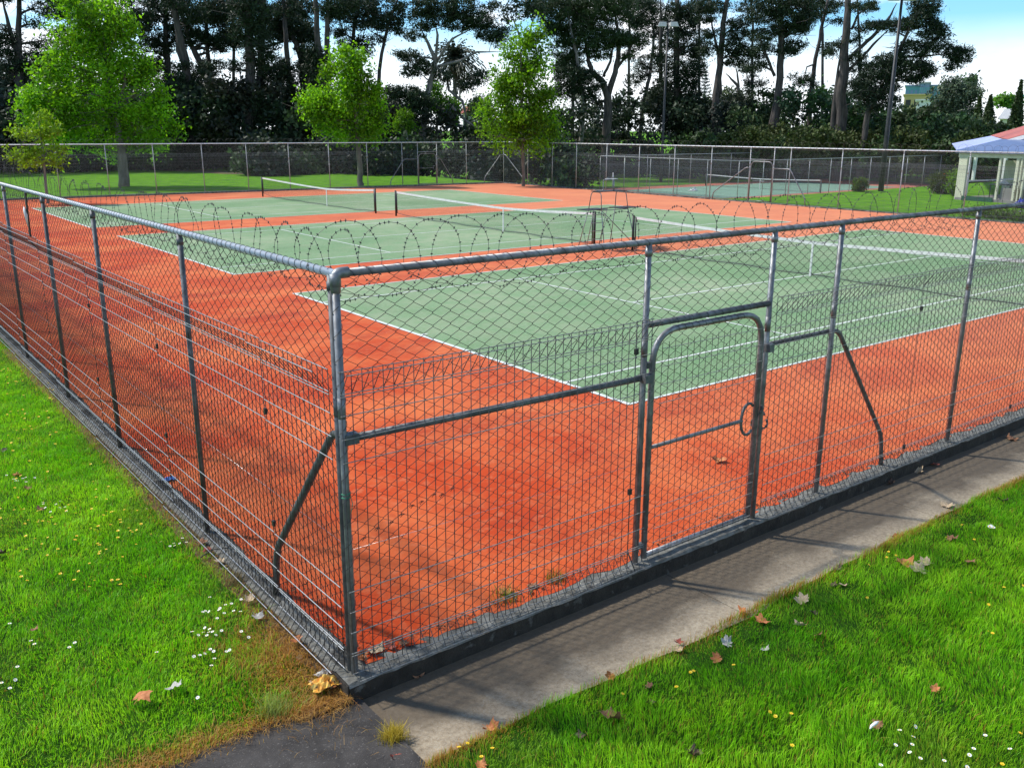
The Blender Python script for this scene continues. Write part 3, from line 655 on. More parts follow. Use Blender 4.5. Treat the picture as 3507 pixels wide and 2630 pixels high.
mb = MB(); mb.tube(round_path([(-.48, -.18, 1.81), (-.42, -.18, 1.86), (-.42, -.18, 2.16), (-.15, -.2, 2.16)], .04), .017, 8); mb.tube([(.02, -.2, 1.81), (.02, -.2, 2.15)], .017, 8); mb.tube(round_path([(.40, .18, 1.81), (.34, .18, 1.88), (.34, .18, 2.35)], .04), .017, 8); mb.tube([(-.0, .1, 2.20), (.34, .18, 2.20)], .014, 8); mb.build('armrest', M['galv'], uc)
mb = MB(); mb.box((-.02, -.12, 2.175), (.42, .16, .022)); mb.build('writing_board', M['lampm'], uc)

# ------------------------------------------------------------------ vegetation
def q0(x, y): return (x*.4069, y*.4069)
def q1(x, y): return (880+x*.4069, y*.4069)
def q2(x, y): return (1700+x*.4069, y*.4069)
def q3(x, y): return (2600+x*.41, y*.41)
def leaves(P, size, col, kind='leaf', up=.0, asp=.55):
    n = len(P); size = np.asarray(size)*np.ones(n)
    a = rng.normal(0, 1, (n, 3)); a[:, 2] += up; a /= np.linalg.norm(a, axis=1, keepdims=True)
    b = np.cross(a, rng.normal(0, 1, (n, 3))); b /= np.linalg.norm(b, axis=1, keepdims=True)
    A = a*size[:, None]; B = b*(size*asp)[:, None]
    if kind == 'leaf':
        V = np.stack([P-A*.5, P+B*.5-A*.05, P+A*.55, P-B*.5-A*.05], 1).reshape(-1, 3); F = np.arange(n*4).reshape(n, 4); k = 4
    else:
        V = np.stack([P-A*.35-B*.5, P-A*.35+B*.5, P+A*.65], 1).reshape(-1, 3); F = np.arange(n*3).reshape(n, 3); k = 3
    return V, F, np.repeat(col, k, 0)
def blob_points(c, r, n, clus, csz, shell=.5, flat=1.0, tone=.3):
    """n points gathered in small clumps in an ellipsoid at c with radii r"""
    m = max(1, int(clus)); d = rng.normal(0, 1, (m, 3)); d /= np.linalg.norm(d, axis=1, keepdims=True)
    rad = rng.random(m)**(1/3.)*(1-shell)+shell*rng.uniform(.75, 1.08, m); cc = d*rad[:, None]*np.array(r)+np.array(c)
    i = rng.integers(0, m, n); o = rng.normal(0, 1, (n, 3))*csz*rng.uniform(.6, 1.3, m)[i][:, None]; o[:, 2] *= flat
    return cc[i]+o, rng.uniform(1-tone, 1+tone, m)[i]
def axes_at(u, v, dist):
    p = at(u, v, dist); d = ray(u, v); h = np.array([d[0], d[1], 0])/math.hypot(d[0], d[1]); side = np.array([h[1], -h[0], 0]); return p, h, side
def blob_world(u, v, ru, rv, dist, depth=None):
    p, h, side = axes_at(u, v, dist); k = dist/FP; return p, (ru*k, (depth or ru*k*.8), rv*k), h, side
def crown_mesh(blobs, dist, n, size, base, var, kind, per_clump=38, csz=.45, flat=1.0, up=0, asp=.55, shell=.45, depthf=.8, tone=.3):
    if tone > .4:
        ex = []
        for b in blobs:
            for _ in range(5):
                a = rng.uniform(0, 2*math.pi); k_ = rng.uniform(.22, .40); ex.append((b[0]+math.cos(a)*b[2]*.95, b[1]+math.sin(a)*b[3]*.95, b[2]*k_, b[3]*k_*1.1))
        blobs = [(b[0], b[1], b[2]*.86, b[3]*.86) for b in blobs]+ex
    Vs, Fs, Cs = [], [], []; off = 0; area = sum(b[2]*b[3] for b in blobs)
    for b in blobs:
        u, v, ru, rv = b[:4]; p, (rx, ry, rz_), h, side = blob_world(u, v, ru, rv, dist+(b[4] if len(b) > 4 else 0)); m = max(12, int(n*ru*rv/area))
        pts, sh = blob_points((0, 0, 0), (rx, rx*depthf if depthf else ry, rz_), m, m/per_clump, csz, shell, flat, tone)
        P = p[None, :]+pts[:, :1]*side[None, :]+pts[:, 1:2]*h[None, :]+pts[:, 2:]*np.array([0, 0, 1.])[None, :]
        c = np.array(base)[None, :]*(sh*rng.uniform(1-var, 1+var, m))[:, None]
        k2 = rng.random(m)[:, None]; c = c*(1-.25*k2)+c*np.array([1.5, 1.15, .6])*.25*k2
        V, F, CC = leaves(P, size*rng.uniform(.6, 1.3, m), c, kind, up, asp); Vs.append(V); Fs.append(F+off); Cs.append(CC); off += len(V)
    return np.concatenate(Vs), np.concatenate(Fs), np.concatenate(Cs)
def limb_path(p0, p1, wob=.06, n=6, sag=.0):
    p0, p1 = np.array(p0), np.array(p1); L = np.linalg.norm(p1-p0); out = []
    o = rng.normal(0, wob*L, 3)
    for i in range(n+1):
        t = i/n; out.append(p0*(1-t)+p1*t+o*math.sin(math.pi*t)+np.array([0, 0, -sag*L*math.sin(math.pi*t)])+rng.normal(0, wob*.15*L, 3)*(0 < i < n))
    return out
def tree(name, label, cat, dist, trunks, blobs, n, size, base, bark, leafm, kind='leaf', group=None, limbs=True, var=.35, limbr=.16, **kw):
    """trunks: lists of (u, v, radius_m) from base up; blobs: (u, v, ru, rv[, depth offset]) in photo pixels"""
    if trunks[0][0][0] > 2000 and 80 < dist < 130: dist = dist*1.17
    t0 = trunks[0][0]; b0 = at(t0[0], t0[1], dist); gz = float(hgt(b0[0], b0[1])); root = empty(name, (b0[0], b0[1], gz)); tag(root, label, cat, group)
    O = np.array([b0[0], b0[1], gz]); mb = MB(); ends = []
    for ti, t in enumerate(trunks):
        if ti > 0 or t[-1][1] > 0: t = t[:-1]+[(t[-1][0], t[-1][1], t[-1][2]*.35)]
        P = [at(u, v, dist+rng.normal(0, .15)) for u, v, r in t]; rad = [r for u, v, r in t]
        if ti == 0: P = [np.array([b0[0], b0[1], gz-.2])]+([P[0]] if P[0][2] > gz+.3 else [])+P[1:]; rad = [rad[0]*1.25]+([rad[0]] if len(P) == len(rad)+1 else [])+rad[1:]
        Q, RR = [], []
        for i in range(len(P)-1):
            for k in range(4):
                s_ = k/4; Q.append(P[i]*(1-s_)+P[i+1]*s_+rng.normal(0, rad[i]*.12, 3)); RR.append(rad[i]*(1-s_)+rad[i+1]*s_)
        Q.append(P[-1]); RR.append(rad[-1]); ends.append((Q, RR)); mb.tube([q-O for q in Q], RR, 9)
    if limbs:
        allp = [(q, r) for Q, RR in ends for q, r in zip(Q, RR)]
        for b in blobs:
            c = at(b[0], b[1], dist+(b[4] if len(b) > 4 else 0)); k = dist/FP
            for j in range(2 if b[2]*k > 1.5 else 1):
                tgt = c+np.array([rng.normal(0, .35*b[2]*k), rng.normal(0, .3*b[2]*k), rng.normal(0, .3*b[3]*k)])
                best = min(allp, key=lambda a: np.linalg.norm(a[0]-tgt)+3*max(0, a[0][2]-tgt[2]+.15*np.linalg.norm((a[0]-tgt)[:2])))
                r0 = min(best[1]*.6, limbr*rng.uniform(.7, 1.2)); path = limb_path(best[0], tgt, .07); m_ = len(path)
                mb.tube([q-O for q in path], [r0*(1-.8*i/(m_-1)) for i in range(m_)], 5)
                for _ in range(5):
                    i0 = rng.integers(2, m_-1); e = path[i0]+rng.normal(0, .45*b[2]*k+.4, 3)*np.array([1, 1, .6]); pp = limb_path(path[i0], e, .08, 4)
                    mb.tube([q-O for q in pp], [r0*.4*(1-.8*i/4) for i in range(5)], 4)
    mb.build('trunk', bark, root)
    if n:
        V, F, CC = crown_mesh(blobs, dist, n, size, base, var, kind, **kw)
        link('crown', fast_mesh('crown', V-O, F, CC), leafm, root)
    return root
def B(q, *bl): return [(*q(b[0], b[1]), b[2]*.408, b[3]*.408, *(b[4:5])) for b in bl]
def T(q, *pt): return [(*q(a, b), r) for a, b, r in pt]
BG = (.145, .32, .012)
# --- three bright leafy plane trees
tree('plane_tree', 'largest bright green leafy tree, at the left beyond the far fence', 'tree', 66,
     [T(q0, (1045, 1545, .30), (1010, 1200, .26), (960, 900, .20), (900, 600, .14), (860, 250, .07)), T(q0, (970, 1000, .14), (1050, 700, .08), (1040, 400, .05))],
     B(q0, (620, 330, 170, 190), (570, 130, 130, 130), (900, 150, 220, 170), (1020, 100, 140, 160), (760, 520, 330, 220), (450, 560, 120, 90), (1080, 560, 200, 180), (650, 800, 380, 200), (340, 760, 150, 90), (1120, 820, 260, 200), (1300, 980, 130, 90),
        (420, 950, 220, 150), (800, 1050, 350, 150), (1150, 1070, 270, 150), (1380, 1180, 90, 80), (600, 1180, 150, 70), (950, 1220, 150, 80), (280, 900, 90, 60), (900, 380, 170, 150), (1400, 1060, 90, 60)),
     30000, .23, BG, M['barkp'], M['leaf'], group='bright leafy trees behind the far fence', per_clump=150, csz=.40, shell=.35, tone=.6, limbr=.08)
tree('plane_tree', 'smaller round bright green leafy tree, middle one behind the far fence', 'tree', 63,
     [T(q1, (868, 1515, .19), (860, 1250, .17), (830, 950, .12), (790, 700, .08))],
     B(q1, (780, 560, 130, 130), (720, 490, 80, 60), (700, 720, 200, 130), (900, 720, 130, 120), (480, 860, 130, 70), (650, 900, 240, 130), (920, 900, 160, 140), (760, 1050, 260, 110), (600, 1050, 110, 60), (820, 1140, 200, 60), (930, 1050, 130, 100)),
     16000, .22, BG, M['barkp'], M['leaf'], group='bright leafy trees behind the far fence', per_clump=130, csz=.36, shell=.35, tone=.6, limbr=.06)
tree('plane_tree', 'tall narrow bright green leafy tree to the right of the far fence corner', 'tree', 62,
     [T(q2, (230, 1480, .11), (220, 1100, .12), (210, 700, .11), (200, 350, .05))],
     B(q2, (330, 330, 70, 90), (210, 330, 90, 110), (150, 430, 80, 60), (250, 520, 150, 120), (330, 620, 90, 80), (100, 660, 130, 100), (260, 760, 200, 130), (60, 800, 120, 100), (180, 950, 260, 120), (380, 900, 120, 110), (60, 1080, 170, 100), (300, 1080, 170, 110), (440, 1110, 110, 70), (120, 1190, 200, 60), (330, 1200, 160, 50)),
     18000, .21, (.14, .30, .012), M['barkp'], M['leaf'], group='bright leafy trees behind the far fence', per_clump=110, csz=.34, shell=.35, tone=.6, limbr=.05)
# --- feathery sapling
tree('sapling', 'thin feathery yellow-green sapling left of the largest leafy tree', 'tree', 52,
     [T(q0, (395, 1640, .07), (365, 1300, .05), (330, 1060, .03), (325, 960, .015))],
     B(q0, (330, 1000, 60, 50), (180, 1110, 130, 30), (420, 1100, 110, 40), (300, 1130, 120, 35), (200, 1290, 110, 35), (430, 1260, 110, 40), (330, 1370, 150, 40), (150, 1330, 80, 25), (500, 1370, 60, 20)),
     2600, .17, (.17, .30, .02), M['barkg'], M['leaf'], kind='needle', per_clump=14, csz=.14, limbr=.02)

# --- the pines, each as drawn by its own trunk and foliage pads
PD = (.020, .040, .016)
def pine(label, dist, trunks, blobs, n, bark='bark', base=PD, **kw):
    kw.setdefault('per_clump', 44); kw.setdefault('csz', .31); n = int(n*1.35)
    return tree('pine_tree', label, 'pine tree', dist, trunks, blobs, n, .34, base, M[bark], M['needle'], kind='needle', group='tall pines behind the courts', flat=.6, up=.35, asp=.28, shell=.3, **kw)
pine('forked dark pine at the far left edge', 98, [T(q0, (215, 1330, .42), (190, 850, .38), (150, 500, .30), (165, 0, .2), (170, -250, .1)), T(q0, (150, 480, .2), (70, 200, .17), (10, -50, .1))],
     B(q0, (60, 330, 130, 40), (20, 430, 100, 50), (330, 60, 90, 25), (270, 190, 80, 20), (-40, 250, 100, 60), (360, 370, 80, 40), (60, 560, 150, 60), (280, 520, 140, 60), (30, -60, 200, 60), (300, -120, 250, 60)), 9000)
pine('dense dark pine showing behind the top of the largest leafy tree', 94, [T(q0, (800, 1300, .4), (760, 500, .3), (750, -200, .15))],
     B(q0, (450, 60, 100, 100), (560, 0, 150, 80), (800, 30, 190, 90), (1120, 280, 110, 130), (1180, 150, 90, 120), (1000, 60, 160, 120), (760, 250, 280, 160), (700, 600, 300, 200), (1150, 600, 150, 120)), 17000)
pine('straight pine with an arching branch, right of the largest leafy tree', 97, [T(q0, (1440, 1330, .36), (1425, 800, .33), (1400, 400, .27), (1390, -100, .16))],
     B(q0, (1290, 300, 90, 60), (1330, 420, 110, 70), (1260, 90, 100, 100), (1480, 180, 100, 90), (1400, 20, 170, 80), (1330, 560, 120, 60), (1500, 330, 80, 60), (1420, 700, 110, 90)), 8500)
pine('leaning dark pine with a thick trunk, left of the middle leafy tree', 92, [T(q0, (1640, 1345, .46), (1600, 900, .44), (1560, 500, .36), (1440, 0, .22)), T(q0, (1600, 700, .24), (1500, 420, .2), (1470, 100, .1))],
     B(q0, (1600, 130, 100, 70), (1500, 30, 130, 70), (1650, 640, 180, 110), (1560, 800, 170, 130), (1450, 920, 100, 120)), 8000)
pine('pine with a strongly bent trunk standing left of the thick dark trunk', 95, [T(q0, (1830, 1360, .40), (1800, 900, .36), (1710, 580, .30), (1600, 370, .24), (1500, 0, .15))],
     B(q0, (1560, 250, 110, 60), (1680, 330, 110, 60), (1700, 120, 120, 90), (1850, 80, 130, 80), (1830, 330, 130, 50), (1870, 400, 110, 40)), 6500)
pine('slender pine with a ragged crown beside the thick dark trunk', 99, [T(q0, (1850, 1300, .26), (1780, 700, .24), (1740, 350, .2), (1720, -50, .12))],
     B(q0, (1900, 210, 100, 70), (1760, 40, 120, 50), (1960, 330, 80, 60), (1780, 560, 90, 60)), 3800)
pine('thick-trunked pine half hidden by dark foliage, left of the middle leafy tree', 90, [T(q0, (2060, 1370, .52), (2100, 900, .50), (2110, 500, .42), (2080, 0, .28))],
     B(q0, (2130, 120, 160, 130), (2060, 260, 110, 90), (2170, 420, 140, 160), (1990, 560, 80, 40), (2150, 900, 110, 150), (2050, 0, 160, 60)), 9500)
pine('pine with bushy dark crown left of the twin trunks', 96, [T(q1, (60, 1300, .40), (30, 900, .38), (30, 400, .30), (60, -50, .2))],
     B(q1, (60, 130, 170, 100), (200, 150, 130, 120), (150, 250, 180, 60), (380, 220, 100, 50), (120, 540, 130, 60), (60, 700, 140, 80), (400, 290, 90, 50)), 8500)
pine('ivy-covered pine with a narrow trunk, between two thicker trunks', 93, [T(q1, (295, 1330, .30), (270, 700, .28), (240, 300, .22), (220, -50, .14))],
     B(q1, (260, 720, 90, 130), (270, 860, 70, 120), (240, 560, 60, 60), (260, 60, 100, 80), (160, 620, 110, 60), (250, 1000, 80, 120)), 6500)
pine('pine whose trunk bends sharply to the left below its crown', 95, [T(q1, (440, 1250, .38), (400, 800, .36), (385, 520, .32), (330, 370, .28), (270, 250, .2), (250, 0, .12))],
     B(q1, (330, 250, 110, 60), (420, 380, 100, 90), (450, 520, 90, 90), (470, 650, 110, 120), (180, 300, 100, 50)), 6000)
pine('pair of tall parallel trunks joined at the base, behind the middle leafy tree', 91, [T(q1, (560, 1330, .34), (530, 700, .33), (510, 300, .27), (495, -80, .2)), T(q1, (560, 1000, .3), (595, 560, .28), (590, 250, .24), (600, -80, .18))],
     B(q1, (520, 620, 110, 130), (560, 480, 70, 60), (640, 80, 120, 60), (550, 830, 120, 130), (720, 20, 160, 60), (480, 460, 70, 60)), 8000)
pine('slim pine with drooping foliage above the middle leafy tree', 100, [T(q1, (800, 1200, .24), (800, 450, .22), (820, 200, .18), (880, -20, .12))],
     B(q1, (720, 70, 130, 70), (850, 160, 130, 80), (700, 260, 100, 50), (760, 380, 90, 60), (900, 340, 80, 60), (650, 150, 90, 40), (960, 130, 90, 50), (860, 30, 150, 50), (930, 440, 40, 40)), 6500)
pine('thin leaning pine standing alone against the sky', 98, [T(q1, (1015, 1250, .22), (1020, 740, .20), (1050, 450, .17), (1100, 220, .15), (1190, -20, .1))],
     B(q1, (1060, 160, 110, 70), (980, 230, 80, 50), (1150, 60, 110, 60), (1200, 160, 70, 50), (1180, 260, 60, 50), (960, 40, 110, 60), (1030, 330, 60, 30)), 4500)
pine('twisted pine with a wide flat crown in front of the palm', 88, [T(q1, (1370, 1280, .34), (1420, 880, .30), (1480, 620, .24), (1500, 500, .2), (1420, 330, .13), (1380, 250, .08)), T(q1, (1500, 540, .15), (1520, 300, .12), (1500, 200, .07)), T(q1, (1510, 520, .14), (1640, 330, .10), (1820, 240, .06)), T(q1, (1520, 560, .14), (1700, 520, .12), (1850, 440, .09), (2060, 440, .04)),
      T(q1, (1500, 560, .12), (1600, 650, .11), (1610, 760, .12), (1730, 850, .14), (1760, 1000, .15)), T(q1, (1640, 900, .12), (1760, 1020, .12), (1900, 1110, .08))],
     B(q1, (1420, 60, 130, 80), (1560, 110, 150, 90), (1700, 60, 150, 80), (1400, 180, 110, 80), (1700, 200, 160, 60), (1850, 170, 130, 70), (1960, 60, 90, 30), (1950, 270, 110, 70), (2060, 270, 70, 40), (2030, 350, 70, 40), (1320, 300, 80, 40), (1290, 480, 120, 45), (1220, 460, 70, 25), (1420, 560, 100, 60), (1300, 600, 100, 40), (1860, 640, 110, 50), (1780, 720, 100, 40), (1560, 640, 70, 40)), 13000, bark='barkg', limbr=.09, per_clump=30, csz=.25)
pine('low dark pine bough reaching left under the twisted pine', 86, [T(q1, (1340, 1260, .26), (1300, 950, .2), (1230, 830, .12))],
     B(q1, (1210, 770, 140, 35), (1320, 800, 100, 50), (1380, 860, 120, 50), (1160, 800, 60, 25), (1300, 950, 150, 60)), 4200, limbr=.08)
pine('broad dark forked pine right of the narrow leafy tree', 84, [T(q2, (920, 1300, .50), (940, 850, .42), (900, 700, .32), (800, 600, .26), (770, 480, .2), (720, 200, .1)), T(q2, (940, 800, .34), (1000, 620, .28), (1040, 350, .22), (980, 50, .12)), T(q2, (1000, 600, .16), (1120, 430, .12), (1190, 250, .07)), T(q2, (900, 650, .16), (960, 520, .13), (1000, 300, .07))],
     B(q2, (500, 100, 150, 110), (620, 200, 200, 110), (820, 120, 190, 130), (760, 330, 230, 110), (950, 300, 180, 90), (1000, 80, 170, 110), (560, 420, 110, 90), (1080, 340, 130, 60), (600, 560, 120, 80), (480, 230, 90, 70), (1180, 330, 110, 50), (860, 440, 110, 60), (720, 0, 300, 60), (1120, 480, 70, 30), (330, 60, 90, 60)), 26000, base=(.026, .055, .016))
pine('pale-barked pine behind the forked dark pine', 97, [T(q2, (715, 1200, .24), (730, 900, .22), (700, 600, .19), (660, 400, .15), (600, 100, .08)), T(q2, (720, 940, .14), (660, 840, .12), (620, 700, .07))],
     B(q2, (640, 640, 150, 80), (760, 700, 130, 90), (560, 760, 110, 60), (700, 800, 120, 60)), 5500, bark='barkg')
pine('pale-barked pine with crossing limbs, behind the floodlight pole', 96, [T(q2, (1200, 1250, .26), (1230, 900, .24), (1290, 650, .2), (1320, 400, .17), (1340, 100, .1)), T(q2, (1240, 900, .15), (1290, 780, .13), (1350, 740, .1)), T(q2, (1150, 800, .15), (1060, 690, .12))],
     B(q2, (1250, 220, 130, 80), (1180, 100, 140, 100), (1300, 60, 110, 60), (1230, 590, 90, 50), (1400, 240, 90, 80), (1180, 680, 80, 60), (1300, 520, 110, 50)), 7000, bark='barkg')
pine('dense columnar dark pine directly behind the floodlight pole', 92, [T(q2, (1520, 1300, .42), (1520, 600, .36), (1520, -50, .24)), T(q2, (1380, 700, .24), (1385, 300, .2), (1380, -50, .12))],
     B(q2, (1590, 230, 110, 120), (1500, 340, 120, 90), (1620, 420, 110, 80), (1480, 120, 120, 80), (1560, 60, 110, 70), (1500, 560, 150, 110), (1640, 640, 100, 120), (1480, 760, 170, 130), (1640, 850, 100, 130), (1520, 980, 180, 130), (1360, 880, 100, 130), (1560, 1120, 170, 100), (1380, 420, 60, 80), (1700, 420, 40, 60)), 21000, base=(.016, .034, .014))
pine('tall pine with two dark stems merging at the base, right of the columnar pine', 90, [T(q2, (1840, 1270, .44), (1850, 800, .40), (1890, 500, .32), (1910, 200, .28), (1950, -60, .2)), T(q2, (1890, 800, .2), (1870, 450, .16), (1820, 250, .1), (1790, 0, .06))],
     B(q2, (1780, 130, 90, 50), (1850, 60, 100, 50), (1820, 280, 80, 40), (2000, 300, 100, 60), (2050, 180, 100, 50), (1990, 420, 120, 60), (1780, 420, 90, 50), (2080, 440, 90, 50), (1730, 60, 60, 40), (2000, 520, 90, 30)), 7500, limbr=.12)
pine('small pale-trunked pine between two tall dark trunks', 94, [T(q2, (2085, 1200, .24), (2080, 950, .22), (2030, 720, .18), (1930, 620, .12)), T(q2, (2040, 740, .13), (2030, 640, .11), (2010, 540, .07))],
     B(q2, (1990, 880, 140, 60), (1850, 950, 120, 60), (2090, 820, 100, 60)), 3200, bark='barkg', base=(.035, .055, .03))
pine('straight thick pine with a dense crown, left of the leaning slim trunk', 88, [T(q3, (110, 1200, .44), (160, 850, .40), (185, 450, .34), (180, 0, .26), (180, -200, .2)), T(q3, (130, 640, .16), (40, 420, .13), (-20, 250, .09)), T(q3, (60, 1200, .2), (110, 950, .18), (150, 750, .15))],
     B(q3, (300, 60, 130, 60), (100, 40, 130, 60), (360, 150, 100, 50), (60, 150, 130, 60), (300, 250, 120, 50), (220, 170, 150, 90), (60, 300, 110, 50), (280, 390, 90, 50), (200, 430, 90, 50), (20, 430, 90, 60), (-30, 560, 90, 40), (380, 220, 60, 40), (340, -20, 150, 50)), 12500)
pine('slim pine trunk leaning to the right, left of the thickest trunk', 95, [T(q3, (410, 1150, .30), (430, 780, .27), (470, 500, .22), (520, 250, .18), (580, -20, .13)), T(q3, (460, 540, .1), (400, 560, .08), (375, 650, .05))],
     B(q3, (340, 650, 80, 30), (470, 90, 90, 30), (420, 690, 100, 30), (560, 400, 60, 25), (620, 180, 80, 20), (640, 90, 90, 15)), 1900, limbr=.06)
pine('thickest dark pine trunk, with long bare limbs sweeping up to the right', 86, [T(q3, (670, 1230, .58), (690, 850, .54), (705, 560, .46), (735, 200, .36), (750, -50, .28)), T(q3, (760, 480, .20), (900, 350, .18), (1060, 200, .15), (1150, 30, .1)), T(q3, (745, 590, .16), (850, 490, .14), (960, 370, .12), (1080, 250, .07)), T(q3, (770, 250, .13), (830, 120, .1), (960, 30, .06)), T(q3, (600, 1200, .28), (640, 780, .25), (670, 500, .2))],
     B(q3, (880, 230, 90, 30), (850, 60, 110, 25), (800, 480, 80, 30), (600, 440, 90, 20), (640, 380, 70, 20)), 1900, limbr=.1)
pine('dark pine with layered drooping branches against the clouds, behind the right floodlight pole', 84, [T(q3, (870, 1200, .30), (910, 920, .27), (1000, 800, .24), (1080, 690, .2), (1150, 480, .17), (1250, 250, .13), (1330, 60, .08)), T(q3, (1180, 480, .12), (1400, 470, .09), (1600, 450, .05))],
     B(q3, (1380, 30, 110, 50), (1400, 100, 110, 45), (1340, 180, 140, 45), (1480, 230, 90, 40), (1150, 220, 150, 40), (1020, 200, 80, 20), (1450, 300, 130, 35), (1500, 390, 130, 35), (1640, 440, 100, 35), (1690, 470, 70, 50), (1620, 540, 40, 40), (1300, 450, 120, 35), (1100, 500, 130, 45), (1230, 560, 150, 45), (1400, 560, 90, 45), (1420, 610, 60, 30), (1280, 650, 70, 40), (1000, 560, 110, 40), (950, 640, 140, 40), (1100, 640, 110, 50), (870, 690, 110, 40), (1050, 740, 100, 40), (900, 780, 120, 60), (1270, 380, 100, 30), (1020, 860, 130, 60)), 21000, base=(.018, .036, .018), csz=.26, per_clump=30)
tree('pine_tree', 'bare grey-branched tree top against the blue sky, above the narrow leafy tree', 'pine tree', 92,
     [T(q2, (300, 1200, .2), (260, 500, .14), (180, 260, .09), (100, 60, .04)), T(q2, (240, 450, .1), (300, 200, .07), (380, 20, .04)), T(q2, (180, 260, .06), (60, 170, .03))],
     B(q2, (130, 120, 70, 60), (250, 60, 110, 50), (330, 120, 80, 40), (200, 0, 100, 40)), 900, .35, PD, M['barkg'], M['needle'], kind='needle', group='tall pines behind the courts', limbr=.05, per_clump=16, csz=.3)

for lab, q_, tr_, bl_ in [
 ('farther slim pine filling the gap right of the leaning thick trunk', q0, (1960, 1300, 300), [(1900, 120, 130, 70), (2000, 30, 120, 60), (1950, 300, 80, 40)]),
 ('farther slim pine behind the pine with a bushy crown', q1, (380, 1300, 300), [(400, 60, 120, 60), (330, 150, 100, 40), (430, 560, 70, 50)]),
 ('farther slim pine behind the left side of the broad forked pine', q2, (640, 1250, 200), [(380, 0, 130, 60), (560, 60, 150, 60), (700, 120, 140, 60), (650, 480, 90, 60), (560, 560, 80, 60)]),
 ('farther slim pine between the forked pine and the columnar pine', q2, (1110, 1250, 250), [(1080, 40, 140, 70), (1180, 160, 110, 60), (1150, 400, 80, 50), (1220, 30, 130, 50)]),
 ('farther slim pine right of the columnar pine', q2, (1700, 1250, 200), [(1720, 30, 110, 60), (1660, 140, 90, 60), (1740, 330, 60, 40), (1690, 560, 60, 70)]),
 ('farther slim pine between the two-stemmed pine and the straight thick pine', q2, (2150, 1250, 200), [(2130, 60, 110, 70), (2180, 300, 90, 60), (2120, 560, 90, 60), (2180, 700, 90, 60)]),
 ('farther slim pine behind the slim trunk leaning to the right', q3, (520, 1200, 300), [(470, 30, 110, 40), (420, 130, 80, 40), (600, 40, 80, 25)]),
 ('farther slim pine behind the thickest dark trunk', q3, (830, 1200, 400), [(900, 60, 110, 30), (820, 560, 80, 40), (840, 760, 100, 70), (800, 330, 60, 25)])]:
    pine(lab, 106, [T(q_, (tr_[0], tr_[1], .2), (tr_[0]+10, tr_[2], .15), (tr_[0]-10, -40, .1))], B(q_, *bl_), 3600)
# --- palms, Norfolk pine, conifers and other single trees
def palm(label, u, v, dist, r, basev, tr=.22, skirt=True):
    c = at(u, v, dist); gz = float(hgt(c[0], c[1])); root = empty('palm_tree', (c[0], c[1], gz)); tag(root, label, 'palm tree'); H = c[2]-gz
    mb = MB(); mb.tube([(0, 0, -.2), (.1, 0, H*.5), (0, 0, H)], [tr*1.2, tr, tr*1.3], 9); mb.build('trunk', M['barkg'], root)
    V, F, CC = [], [], []; off = 0
    for i in range(190):
        az = rng.uniform(0, 2*math.pi); el = rng.uniform(-1.3, 1.35); L = r*rng.uniform(.6, .95); d0 = np.array([math.cos(az)*math.cos(el), math.sin(az)*math.cos(el), math.sin(el)])
        pts = [np.array([0, 0, H])+d0*L*t+np.array([0, 0, -.45*L*t*t*(1 if el > -.3 else .3)]) for t in np.linspace(0, 1, 7)]
        s = np.cross(d0, [0, 0, 1]); s /= np.linalg.norm(s)+1e-9; w_ = r*.09
        for j in range(6):
            for sg in (-1, 1):
                V += [pts[j], pts[j+1], pts[j+1]+s*sg*w_*(1-j/7)+np.array([0, 0, -w_*.5])]; F.append([off, off+1, off+2]); off += 3
                CC += [np.array((.05, .06, .035) if el > -.6 else (.11, .08, .045))*rng.uniform(.7, 1.3)]*3
    link('crown', fast_mesh('crown', np.array(V), np.array(F), np.array(CC)), M['needle'], root); return root
palm('tall palm with a round drooping head behind the twisted pine', *q1(1660, 480), 118, 4.6, None)
palm('small palm with dry brown fronds right of the middle leafy tree', *q1(1145, 850), 100, 2.2, None)
def conifer(label, u, vtop, dist, w_px, base, n=5000, cat='conifer', name='conifer_tree', sparse=False, vbase=500, grp=None):
    c = at(u, vtop, dist); gz = float(hgt(c[0], c[1])); H = c[2]-gz; root = empty(name, (c[0], c[1], gz)); tag(root, label, cat, grp); W = w_px*dist/FP
    mb = MB(); mb.tube([(0, 0, -.2), (0, 0, H*.97)], [W*.09, .03], 7); P = []
    if sparse:
        for k in range(18):
            z = H*(.35+.62*k/18); 
            for a in np.linspace(0, 2*math.pi, 7)[:-1]+k:
                L = W*(1-k/19); e = np.array([math.cos(a)*L, math.sin(a)*L, z+.25*L]); mb.tube([(0, 0, z), e], [.04, .02], 4)
                for t in np.linspace(.2, 1, 9): P.append(np.array([0, 0, z])*(1-t)+e*t+rng.normal(0, .08, 3))
        P = np.array(P)
    else:
        z = rng.beta(1.1, 1.5, n)*H*.97+.1; a = rng.uniform(0, 2*math.pi, n); rr = W*(1-(z/H)**1.3)*rng.uniform(.55, 1.05, n)*(1+.14*np.sin(a*5+z*2))
        P = np.stack([np.cos(a)*rr, np.sin(a)*rr, z], 1)
    mb.build('trunk', M['bark'], root); m = len(P); col = np.array(base)[None, :]*rng.uniform(.6, 1.4, m)[:, None]
    V, F, CC = leaves(P, (.42 if not sparse else .35)*rng.uniform(.6, 1.3, m), col, 'needle', 1.2, .4); link('crown', fast_mesh('crown', V, F, CC), M['needle'], root); return root
conifer('faint feathery conifer spire between the columnar pine and the two-stemmed pine', *q2(1765, 560), 150, 55, (.035, .07, .06), sparse=True)
conifer('pointed dark green conifer, left of a pair near the right edge', *q3(1850, 790), 126, 32, (.05, .085, .02), 4500, grp='cone-shaped conifers by the right edge')
conifer('wider pointed dark green conifer, right of a pair near the right edge', *q3(1940, 780), 122, 42, (.045, .075, .02), 5500, grp='cone-shaped conifers by the right edge')
